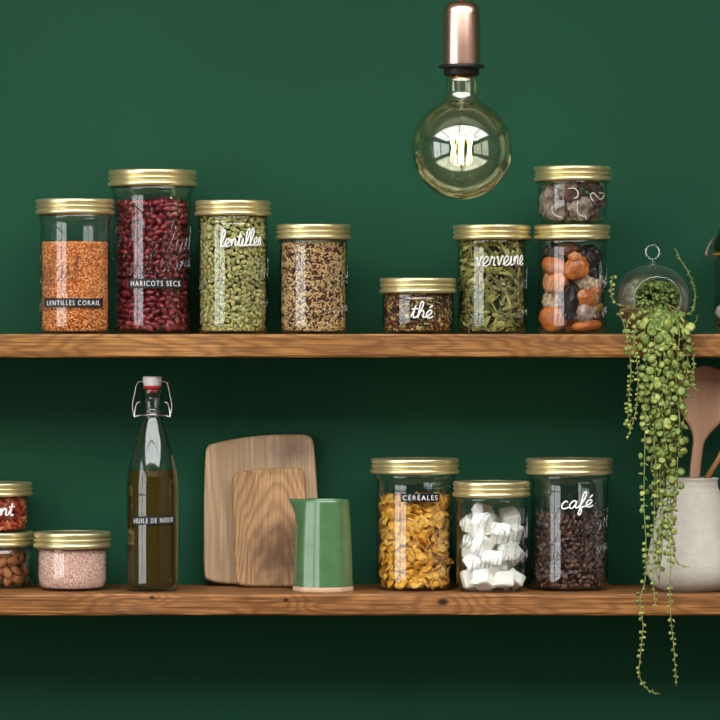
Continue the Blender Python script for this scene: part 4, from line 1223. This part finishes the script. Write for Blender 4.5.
M_B1 = wood_mat('sycamore', C('#ccae8a'), C('#b08d68'), C('#947657'), 2, 900.0, 0.10, (-0.10, 0.05, 0.0), (), 0.07, 0.6, 0.4,
                stain=[((0.040, 0.0, 0.180), 0.034, C('#5a4030'), 0.75), ((0.02, 0.0, 0.17), 0.06, C('#8a7868'), 0.5)], contrast=0.8)
M_B2 = wood_mat('walnut_board', C('#bd9568'), C('#80593a'), C('#6a4a30'), 2, 1250.0, 0.30, (0.012, 0.045, 0.02), (), 0.045, 0.55, 0.45, rot=(0.45, 0, 0),
                stain=[((0.010, 0.0, 0.040), 0.055, C('#4e3424'), 0.8), ((0.03, 0.0, 0.06), 0.04, C('#5a3c28'), 0.6)], contrast=0.72)
board('cutting_board', 'large pale wooden cutting board leaning on the green wall', [(204, 572), (203.5, 540), (203.8, 490), (205, 455), (207.5, 446), (214, 443), (240, 437.5), (270, 434.5), (295, 434), (307, 435), (312.5, 440), (314.5, 452), (317, 490), (319, 530), (320, 570), (318, 582), (306, 585), (260, 585), (225, 583.5), (208, 580)],
      0.056, 4.0, 0.017, M_B1, (262, 585))
board('cutting_board', 'small dark grained wooden board leaning on the larger board', [(234.5, 570), (233, 530), (231.6, 490), (233, 477), (240, 473), (265, 469.5), (292, 468.5), (301, 470), (304.5, 478), (306, 500), (307, 540), (307, 575), (304, 586), (290, 588), (262, 588), (243, 587), (236.5, 583)],
      0.024, 4.5, 0.016, M_B2, (270, 588))

# ------------------------------------------------------------------ green pitcher
def pitcher():
    Y = -0.035; kk = k(Y); cx = 323.5
    root = thing('ceramic_pitcher', 'small faceted green ceramic pitcher with pouring spout', 'pitcher', (wx(cx, Y), Y, LO))
    zz = lambda py: wz(py, Y) - LO
    NS = 80; facets = 9
    def ring(Rp, py, inner=False, spout=0.0, lift=0.0):
        pts = []
        for i in range(NS):
            a = 2 * PI * i / NS
            fa = (a + 0.26) % (2 * PI / facets) - PI / facets
            fac = math.cos(PI / facets) / math.cos(fa)
            r = Rp * (0.35 + 0.65 * fac) * kk
            x, y = r * math.cos(a), r * math.sin(a)
            d = abs((a - PI + PI) % (2 * PI) - PI)
            w = math.exp(-(d / 0.36) ** 2)
            x -= spout * kk * w
            y *= 1 - 0.35 * w * (spout > 0.5)
            pts.append((x, y, zz(py) + lift * kk * w))
        return pts
    rows = [ring(30.6, 585.8), ring(30.3, 578), ring(29.9, 560), ring(29.2, 540), ring(28.2, 522, spout=0.3), ring(27.4, 513, spout=1.5), ring(26.9, 507, spout=4.2), ring(26.6, 502.5, spout=7.2, lift=0.3), ring(26.4, 500.2, spout=9.0, lift=0.8),
            ring(25.8, 499.3, spout=9.0, lift=0.8), ring(24.9, 500.2, spout=8.6, lift=0.4), ring(24.6, 503, spout=7.0), ring(25.2, 508, spout=4.0), ring(25.8, 514, spout=1.4), ring(26.6, 524), ring(27.6, 545), ring(28.2, 580)]
    vs = [p for r in rows for p in r]; fs = []
    for r in range(len(rows) - 1):
        for i in range(NS):
            j = (i + 1) % NS
            fs.append((r * NS + i, r * NS + j, (r + 1) * NS + j, (r + 1) * NS + i))
    fs.append(tuple((len(rows) - 1) * NS + i for i in range(NS)))
    m = MB(); m.add(vs, fs)
    M_GLAZE = pbr('celadon_glaze', C('#527850'), 0.16, spec=0.55, coat=0.6, bump=(40.0, 0.10, 0.002), var=(45.0, C('#4c6f49')))
    b = m.build('glazed_body', M_GLAZE, root)
    rows = [ring(30.2, 591.2), ring(30.8, 590.2), ring(30.9, 586.6), ring(30.6, 585.9), ring(28, 585.85)]
    base = [(x, y, 0.0002) for x, y, z in ring(29.6, 591)]
    vs = base + [p for r in rows for p in r]
    # base follows the shelf
    off = min(p[2] for p in vs[NS:2 * NS]) - 0.0006
    fs = []
    for r in range(len(rows)):
        for i in range(NS):
            j = (i + 1) % NS
            fs.append((r * NS + i, r * NS + j, (r + 1) * NS + j, (r + 1) * NS + i))
    fs.append(tuple(range(NS))[::-1])
    fs.append(tuple(len(rows) * NS + i for i in range(NS)))
    m = MB(); m.add(vs, fs, 0, True)
    f = m.build('unglazed_foot', pbr('raw_clay', C('#c9a684'), 0.8, bump=(300.0, 0.3, 0.0006)), root); f['label'] = 'bare buff clay foot'
pitcher()

# ------------------------------------------------------------------ vase with wooden utensils
def vase():
    Y = -0.03; kk = k(Y); cx = 692
    root = thing('ceramic_vase', 'rounded off white ceramic vase holding wooden utensils', 'vase', (wx(cx, Y), Y, LO))
    zz = lambda py: wz(py, Y) - LO
    o = [(25.0, 477.6), (26.0, 478.0), (26.2, 479.2), (25.6, 484), (27.2, 490), (31, 500), (35, 514), (38.6, 530), (42.4, 546), (44.8, 558), (45.3, 566), (44.2, 574), (40.8, 581.5), (36, 586.5), (31, 589.5)]
    sm = catmull([(a, b) for a, b in o], 4)
    out = [(q[0] * kk + 0.00032 * math.sin(q[1] * 0.95) * (1 if q[1] < 560 else 0.3), zz(q[1])) for q in sm]
    out = [(r, max(z, 0.0012)) for r, z in out]
    inn = [(max(r - 0.0042, 0.004), max(z, 0.008)) for r, z in out]
    prof = [(0, 0.008)] + list(reversed(inn))[1:] + out + [(out[-1][0] - 0.001, 0.0002), (0, 0.0002)]
    m = MB(); m.lathe(prof, 96, warp=lambda v: Vector((v.x * (1 + 0.004 * math.sin(v.z * 60)), v.y, v.z)))
    m.build('vase_body', pbr('matte_white_glaze', C('#c0bbaf'), 0.62, bump=(170.0, 0.35, 0.0012), var=(60.0, C('#b6b0a2'))), root)
vase()

def utensil(name, label, cat, path, widths, thick, Ys, mat):
    """flat paddle: path of centre points (px), half-widths (px)"""
    c = catmull([(a, b, w, y, t) for (a, b), w, y, t in zip(path, widths, Ys, thick)], 8)
    m = MB(); vs, fs = [], []
    nk = 12
    P3 = [P(q[0], q[1], q[3]) for q in c]
    for i, q in enumerate(c):
        t = (P3[min(i + 1, len(c) - 1)] - P3[max(i - 1, 0)]).normalized()
        s = t.cross(Vector((0, 1, 0))).normalized()
        d = s.cross(t).normalized()
        for j in range(nk):
            a = 2 * PI * j / nk
            ca, sa = math.cos(a), math.sin(a)
            vs.append(P3[i] + s * (math.copysign(abs(ca) ** 0.7, ca) * max(q[2], 0.3) * S) + d * (math.copysign(abs(sa) ** 0.7, sa) * q[4] * 0.5))
    for i in range(len(c) - 1):
        for j in range(nk):
            k2 = (j + 1) % nk
            fs.append((i * nk + j, i * nk + k2, (i + 1) * nk + k2, (i + 1) * nk + j))
    fs.append(tuple(range(nk))[::-1]); fs.append(tuple((len(c) - 1) * nk + j for j in range(nk)))
    m.add(vs, fs)
    return tag(m.build(name, mat), label, cat)
M_SP = wood_mat('beech', C('#b98f72'), C('#a57a5e'), C('#8a6248'), 2, 260.0, 0.06, (0.3, 0.2, 1.2), (), 0.04, 0.6, 0.25, contrast=0.7)
M_SP2 = wood_mat('olive_wood', C('#a87c3c'), C('#83592a'), C('#64421e'), 2, 260.0, 0.06, (0.3, 0.2, 1.2), (), 0.04, 0.5, 0.3)
utensil('wooden_spatula', 'broad flat wooden spatula standing in the white vase', 'spatula',
        [(688.5, 578), (691, 530), (694.5, 478), (697.5, 450), (699, 440), (701, 430), (703, 415), (704.5, 395), (705.5, 380), (706, 371), (706.2, 366.3)],
        [5, 5, 5.2, 5.4, 6.2, 11, 22, 28, 26.5, 18, 4], [0.008, 0.008, 0.0085, 0.0085, 0.0085, 0.008, 0.0075, 0.007, 0.0065, 0.006, 0.004],
        [-0.044, -0.040, -0.034, -0.027, -0.025, -0.024, -0.022, -0.019, -0.017, -0.016, -0.0155], M_SP)
utensil('wooden_spoon', 'golden brown wooden spoon leaning right in the white vase', 'spoon',
        [(661, 561), (683, 522), (707, 478), (721, 455), (731, 432), (737, 410), (741, 393), (743, 384)],
        [2.6, 2.6, 2.8, 3, 5, 15, 17, 6], [0.006, 0.006, 0.0065, 0.007, 0.008, 0.010, 0.009, 0.005],
        [-0.012, -0.016, -0.022, -0.016, -0.008, -0.002, 0.002, 0.004], M_SP2)

# ------------------------------------------------------------------ glass globe and trailing plant
M_GLOBE = glass_mat('globe_glass', (0.96, 0.97, 0.96, 1), (0.56, 0.60, 0.54, 1), rough=0.28, base=0.11, power=2.4, edge_pow=3.0)
M_LOOP = glass_mat('loop_glass', (0.9, 0.92, 0.91, 1), (0.4, 0.44, 0.42, 1), rough=0.04, base=0.07, power=3.0, edge_pow=2.0)
GY = -0.040; GR = 37.6 * k(GY)
GS = 0.92
GC = Vector((wx(652.5, GY), GY, UP + GR * GS))
def globe():
    root = thing('hanging_terrarium', 'clear round glass terrarium with hanging loop and open front', 'terrarium', GC)
    hole = math.asin(23.8 / 37.6)
    yaw = math.radians(6)
    n = 40
    prof = []
    for i in range(n + 1):
        a = hole + (PI - hole) * i / n
        prof.append((GR * math.sin(a), GR * math.cos(a)))
    prof[-1] = (0, -GR)
    hr, hz = GR * math.sin(hole), GR * math.cos(hole)
    lip = [(hr - 0.0022, hz - 0.0006), (hr - 0.0024, hz + 0.0008), (hr - 0.0014, hz + 0.0022), (hr + 0.0002, hz + 0.0026), (hr + 0.0012, hz + 0.0014)]
    inn = [(max(0.0, r * (1 - 0.0018 / GR)), z * (1 - 0.0018 / GR)) for r, z in reversed(prof)]
    Mx = Matrix.Diagonal((1, 1, GS, 1)) @ Matrix.Rotation(yaw, 4, 'Z') @ Matrix.Rotation(PI / 2, 4, 'X')   # opening towards the viewer
    m = MB(); m.lathe(lip + [(r, z) for r, z in prof] + inn, 96, M=Mx, loop=True)
    b = m.build('glass_globe', M_GLOBE, root)
    m = MB()
    tz = GR * GS
    c = Vector((0, 0, tz + 0.0165))
    m.tube([c + Vector((0.0088 * math.cos(a), 0.002 * math.sin(a), 0.0092 * math.sin(a))) for a in [2 * PI * i / 32 for i in range(32)]], 0.0016, 10, closed=True)
    m.lathe([(0, tz + 0.0078), (0.0022, tz + 0.0072), (0.0024, tz + 0.004), (0.004, tz + 0.0018), (0.008, tz - 0.0005), (0, tz + 0.0002)], 20)
    m.build('hanging_loop', M_LOOP, root)
globe()

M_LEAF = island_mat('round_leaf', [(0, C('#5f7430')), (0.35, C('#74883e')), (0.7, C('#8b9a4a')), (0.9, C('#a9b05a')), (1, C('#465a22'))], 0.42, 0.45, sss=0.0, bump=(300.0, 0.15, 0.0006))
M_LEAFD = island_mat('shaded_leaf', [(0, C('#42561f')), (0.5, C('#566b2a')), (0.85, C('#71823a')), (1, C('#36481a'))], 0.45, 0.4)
M_STEM = pbr('plant_stem', C('#8a8a4a'), 0.6)
M_STEMB = pbr('brown_stem', C('#8a6a45'), 0.7)
M_SOIL = pbr('moss_and_roots', C('#4a3a22'), 0.9, bump=(220.0, 1.0, 0.004), var=(120.0, C('#5c5a28')))

def leaf_disc(m, c, nrm, r, mat=0, thick=0.22, rs=random):
    """thick round succulent leaf, a little cupped"""
    nrm = nrm.normalized(); u = nrm.orthogonal().normalized(); v = nrm.cross(u)
    ang = rs.uniform(0, 6.28); u, v = u * math.cos(ang) + v * math.sin(ang), v * math.cos(ang) - u * math.sin(ang)
    n = 10; vs, fs = [], []
    vs.append(c + nrm * r * thick)
    for q, h in ((0.62, thick * 0.82), (1.0, 0.0), (0.62, -thick * 0.6)):
        for i in range(n):
            a = 2 * PI * i / n
            e = q * (1 + 0.10 * math.cos(a)) * r
            vs.append(c + u * math.cos(a) * e * 1.06 + v * math.sin(a) * e + nrm * r * h)
    vs.append(c - nrm * r * thick * 0.8)
    for i in range(n): fs.append((0, 1 + i, 1 + (i + 1) % n))
    for k_ in range(2):
        for i in range(n):
            a, b = 1 + k_ * n + i, 1 + k_ * n + (i + 1) % n
            fs.append((a, a + n, b + n, b))
    L = len(vs) - 1
    for i in range(n): fs.append((L, 1 + 2 * n + (i + 1) % n, 1 + 2 * n + i))
    m.add(vs, fs, mat)

def clear_of_globe(c, r):
    d = c - GC; d.z /= GS
    L = d.length
    if L < GR - 0.0050 - r * 1.2 or L > GR + 0.0035 + r * 1.2: return True
    ax = Vector((0, -1, 0))
    return math.degrees(d.angle(ax)) < 25 and math.hypot(d.x, d.z) < 0.0280 - r

plant = thing('trailing_plant', 'green trailing plant with round leaves spilling from the glass globe', 'plant', GC)
def clear_of_shelf(c, r):
    for zt in (SH_UP, SH_LO):
        if c.y + r > YF - 0.0015 and zt - 0.031 - r < c.z < zt + r: return False
    return True
def vine(path, r0, r1, step, seed, mats=None, pair=0.6, bare=0, stem=0.0006, spread=1.0, spreadY=0.5):
    rs = random.Random(seed)
    pts = [P(*q) for q in path]
    c = [Vector(q) for q in catmull(pts, 10)]
    m = MB()
    m.tube([q - GC for q in c[::2] + ([c[-1]] if (len(c) - 1) % 2 else [])], stem, 5, 1)
    total = sum((b - a).length for a, b in zip(c, c[1:]))
    d, nxt = 0.0, bare * S
    side = 1
    for a, b in zip(c, c[1:]):
        L = (b - a).length
        while d + L >= nxt:
            q = a.lerp(b, (nxt - d) / max(L, 1e-9)); f = nxt / total
            r = (r0 + (r1 - r0) * f) * S * rs.uniform(0.75, 1.2)
            t = (b - a).normalized()
            for s in ((side, -side) if rs.random() < pair else (side,)):
                off = Vector((s * rs.uniform(0.5, 1.15) * spread, rs.uniform(-1.0, 0.4) * spreadY, rs.uniform(-0.4, 0.4))) * r * 1.15
                cc = q + off
                nn = Vector((s * rs.uniform(-0.1, 0.8), -1.0 + rs.uniform(-0.1, 0.9), rs.uniform(-0.2, 0.75)))
                if clear_of_globe(cc, r) and clear_of_shelf(cc, r):
                    leaf_disc(m, cc - GC, nn, r, 0, rs.uniform(0.16, 0.3), rs)
            side = -side
            nxt += step * S * rs.uniform(0.75, 1.25) * (0.65 + 0.35 * (1 - f))
        d += L
    return m.build('vine', mats or [M_LEAF, M_STEM], plant)

# soil and the leaf mass inside the globe
soil = MB()
V, F = ellipsoid(GR * 0.84, GR * 0.80, GR * 0.36, 28, 14)
rs_ = random.Random(3)
V = np.array([[x * (1 + 0.05 * math.sin(9 * y / GR * 3)), y, z * (1 + 0.1 * math.sin(8 * x / GR * 2))] for x, y, z in V])
soil.add([Vector(v) * 0.93 + Vector((0, 0.004, -GR * 0.50)) for v in V], F)
def insoil(v):
    w = Vector((v.x, v.y, v.z / GS)); L = w.length
    return v * min(1.0, (GR - 0.0036) / max(L, 1e-9))
soil.v = [tuple(insoil(Vector(v))) for v in soil.v]
so = soil.build('moss', M_SOIL, plant); so['label'] = 'brown moss and roots inside the globe'
fo = MB(); rs_ = random.Random(12)
cnt = 0
while cnt < 760:
    v = Vector((rs_.uniform(-1, 1), rs_.uniform(-1, 1), rs_.uniform(-0.85, 0.75)))
    if v.length > 0.9 or (v.y > 0.4 and rs_.random() < 0.5): continue
    if v.z > 0.62 - 0.12 * v.x: continue
    r = rs_.uniform(1.5, 3.1) * S
    cpos = v * (GR - 0.0055 - r); cpos.z *= GS
    if not clear_of_globe(cpos + GC, r): continue
    leaf_disc(fo, cpos, Vector((rs_.uniform(-0.8, 0.8), -1, rs_.uniform(-0.3, 1.0))), r, 0, 0.22, rs_)
    cnt += 1
for i in range(26):
    a = Vector((rs_.uniform(-0.6, 0.6), rs_.uniform(-0.5, 0.4), rs_.uniform(-0.5, 0.4))) * GR
    b = a + Vector((rs_.uniform(-0.35, 0.35), rs_.uniform(-0.2, 0.1), rs_.uniform(-0.2, 0.25))) * GR
    if b.length < GR * 0.85: fo.tube([a, (a + b) / 2 + Vector((0, 0, 0.003)), b], 0.0006, 5, 1)
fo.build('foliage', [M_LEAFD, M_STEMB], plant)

HX, HY = 656, 300
def spill(x1, dep, ys, xs, hx=None):
    """start in the globe, over its lip, out past the shelf edge, then down through the given points"""
    hx = hx if hx is not None else HX + (x1 - HX) * 0.45
    p = [(hx, HY + 6, -0.045), (hx, HY + 10, -0.078), (hx + (x1 - hx) * 0.5, HY + 15, -0.096), (x1, HY + 28, -0.110 - dep * 0.5), (x1, HY + 42, -0.113 - dep)]
    return p + [(x, y, -0.113 - dep) for x, y in zip(xs, ys)]
rp = random.Random(77)
# dense curtain of the larger leaves
main = [(649, 392, 470), (655, 396, 505), (661, 420, 560), (667, 440, 540), (673, 420, 565), (679, 410, 500), (685, 395, 450), (645, 380, 425), (658, 400, 585), (676, 380, 450), (664, 400, 470)]
for i, (x, ym, ye) in enumerate(main):
    n = 5
    ys = [HY + 55 + (ye - HY - 55) * j / n for j in range(1, n + 1)]
    tx = 663 + (x - 663) * 0.75
    xs = [x + (tx - x) * j / n + rp.uniform(-2.5, 2.5) for j in range(1, n + 1)]
    vine(spill(x, rp.uniform(0.001, 0.02), ys, xs), 5.1, 2.6 if ye > 500 else 3.8, 10.5, 100 + i, pair=0.28, bare=30 + (i * 11) % 26)
# thin long ones that end well below the lower shelf
vine(spill(648, 0.012, [380, 440, 500, 545, 580, 600, 625, 650, 672, 684, 691, 694], [646, 645, 644, 646, 645, 640, 643, 641, 639, 643, 650, 660]), 4.0, 1.4, 8.5, 201, pair=0.5)
vine(spill(667, 0.016, [380, 440, 500, 550, 590, 620, 650, 686], [669, 671, 673, 671, 670, 671, 674, 676.5]), 4.0, 1.4, 8.5, 202, pair=0.5)
vine(spill(660, 0.008, [400, 470, 530, 570, 600, 607], [657, 655, 654, 653, 655, 656]), 3.6, 1.6, 8.5, 203, pair=0.5)
vine(spill(672, 0.006, [400, 470, 530, 560, 566, 567], [674, 675, 672, 676, 684, 690]), 3.2, 1.2, 8.0, 204, pair=0.5)
vine(spill(664, 0.010, [400, 470, 520, 556, 575], [664, 664, 662, 658, 657]), 3.2, 1.8, 7.0, 205, pair=0.6)
# left hand strands
vine([(650, 306, -0.05), (648, 312, -0.082), (630, 318, -0.102), (626, 332, -0.112), (629, 350, -0.118), (631, 370, -0.118), (629, 395, -0.118), (628, 418, -0.118), (627, 428, -0.118)], 2.6, 1.7, 6.2, 301, pair=0.7, bare=30)
vine([(651, 307, -0.05), (650, 314, -0.084), (636, 328, -0.104), (634, 345, -0.114), (637, 362, -0.12), (638, 385, -0.12), (636, 410, -0.12), (632, 425, -0.12), (627, 440, -0.12)], 2.6, 1.2, 6.5, 302, pair=0.7, bare=26)
vine([(646, 303, -0.05), (640, 304, -0.084), (622, 306, -0.092), (613, 300, -0.07), (611, 286, -0.052), (613, 277, -0.04)], 1.7, 1.7, 7.5, 303, [M_LEAF, M_STEMB], pair=0.2, bare=22)
vine([(648, 305, -0.05), (643, 309, -0.084), (621, 310, -0.102), (624, 325, -0.108), (629, 344, -0.115), (632, 352, -0.116)], 1.5, 1.5, 12, 304, [M_LEAF, M_STEMB], pair=0.1, bare=30)
# right hand strands
vine([(664, 306, -0.05), (668, 313, -0.084), (682, 326, -0.104), (686, 345, -0.114), (688, 365, -0.118), (685, 385, -0.118), (684, 410, -0.118), (683, 430, -0.118)], 2.8, 1.6, 6.5, 305, pair=0.6, bare=24)
vine([(664, 307, -0.05), (668, 315, -0.084), (686, 332, -0.106), (692, 350, -0.114), (694, 366, -0.118), (692, 378, -0.118), (694, 389, -0.118), (700, 391, -0.118)], 2.6, 1.3, 6.0, 306, pair=0.6, bare=30)
vine([(664, 303, -0.05), (670, 308, -0.084), (680, 316, -0.098), (690, 324, -0.098), (696, 321, -0.088), (697.5, 315, -0.08)], 1.2, 1.0, 60, 307, [M_LEAF, M_STEMB], pair=0.0, bare=400)
vine([(663, 302, -0.05), (671, 306, -0.084), (689, 314, -0.09), (695, 300, -0.06), (693, 285, -0.03), (687, 270, -0.012), (680, 259, -0.01), (676, 250, -0.01)], 1.5, 1.4, 7.0, 308, [M_LEAFD, M_STEM], pair=0.3, bare=44)

# ------------------------------------------------------------------ daylight, camera, view
w = bpy.data.worlds.new('World'); scene.world = w; w.use_nodes = True
bg = w.node_tree.nodes.get('Background') or w.node_tree.nodes.new('ShaderNodeBackground')
bg.inputs[0].default_value = (0.75, 0.85, 1.0, 1); bg.inputs[1].default_value = 0.4

cam = bpy.data.cameras.new('camera'); co = bpy.data.objects.new('camera', cam); COL.objects.link(co)
co.location = (0, -D, H); co.rotation_euler = (PI / 2, 0, 0)
cam.sensor_fit = 'HORIZONTAL'; cam.sensor_width = 36.0
cam.lens = 36.0 * D / (720 * S)
cam.shift_y = -(360.0 - HZ) / 720.0
cam.clip_start = 0.05; cam.clip_end = 50
scene.camera = co

vs_ = scene.view_settings
scene.display_settings.display_device = 'sRGB'
vs_.view_transform = 'Standard'; vs_.look = 'None'; vs_.gamma = 1.0; vs_.use_curve_mapping = False
vs_.exposure = 0.2
cy = scene.cycles
cy.max_bounces = 12; cy.transparent_max_bounces = 64; cy.glossy_bounces = 6; cy.transmission_bounces = 10; cy.diffuse_bounces = 4
cy.caustics_reflective = True; cy.caustics_refractive = True
cy.sample_clamp_indirect = 6.0
cy.use_denoising = True
scene.render.filter_size = 1.25
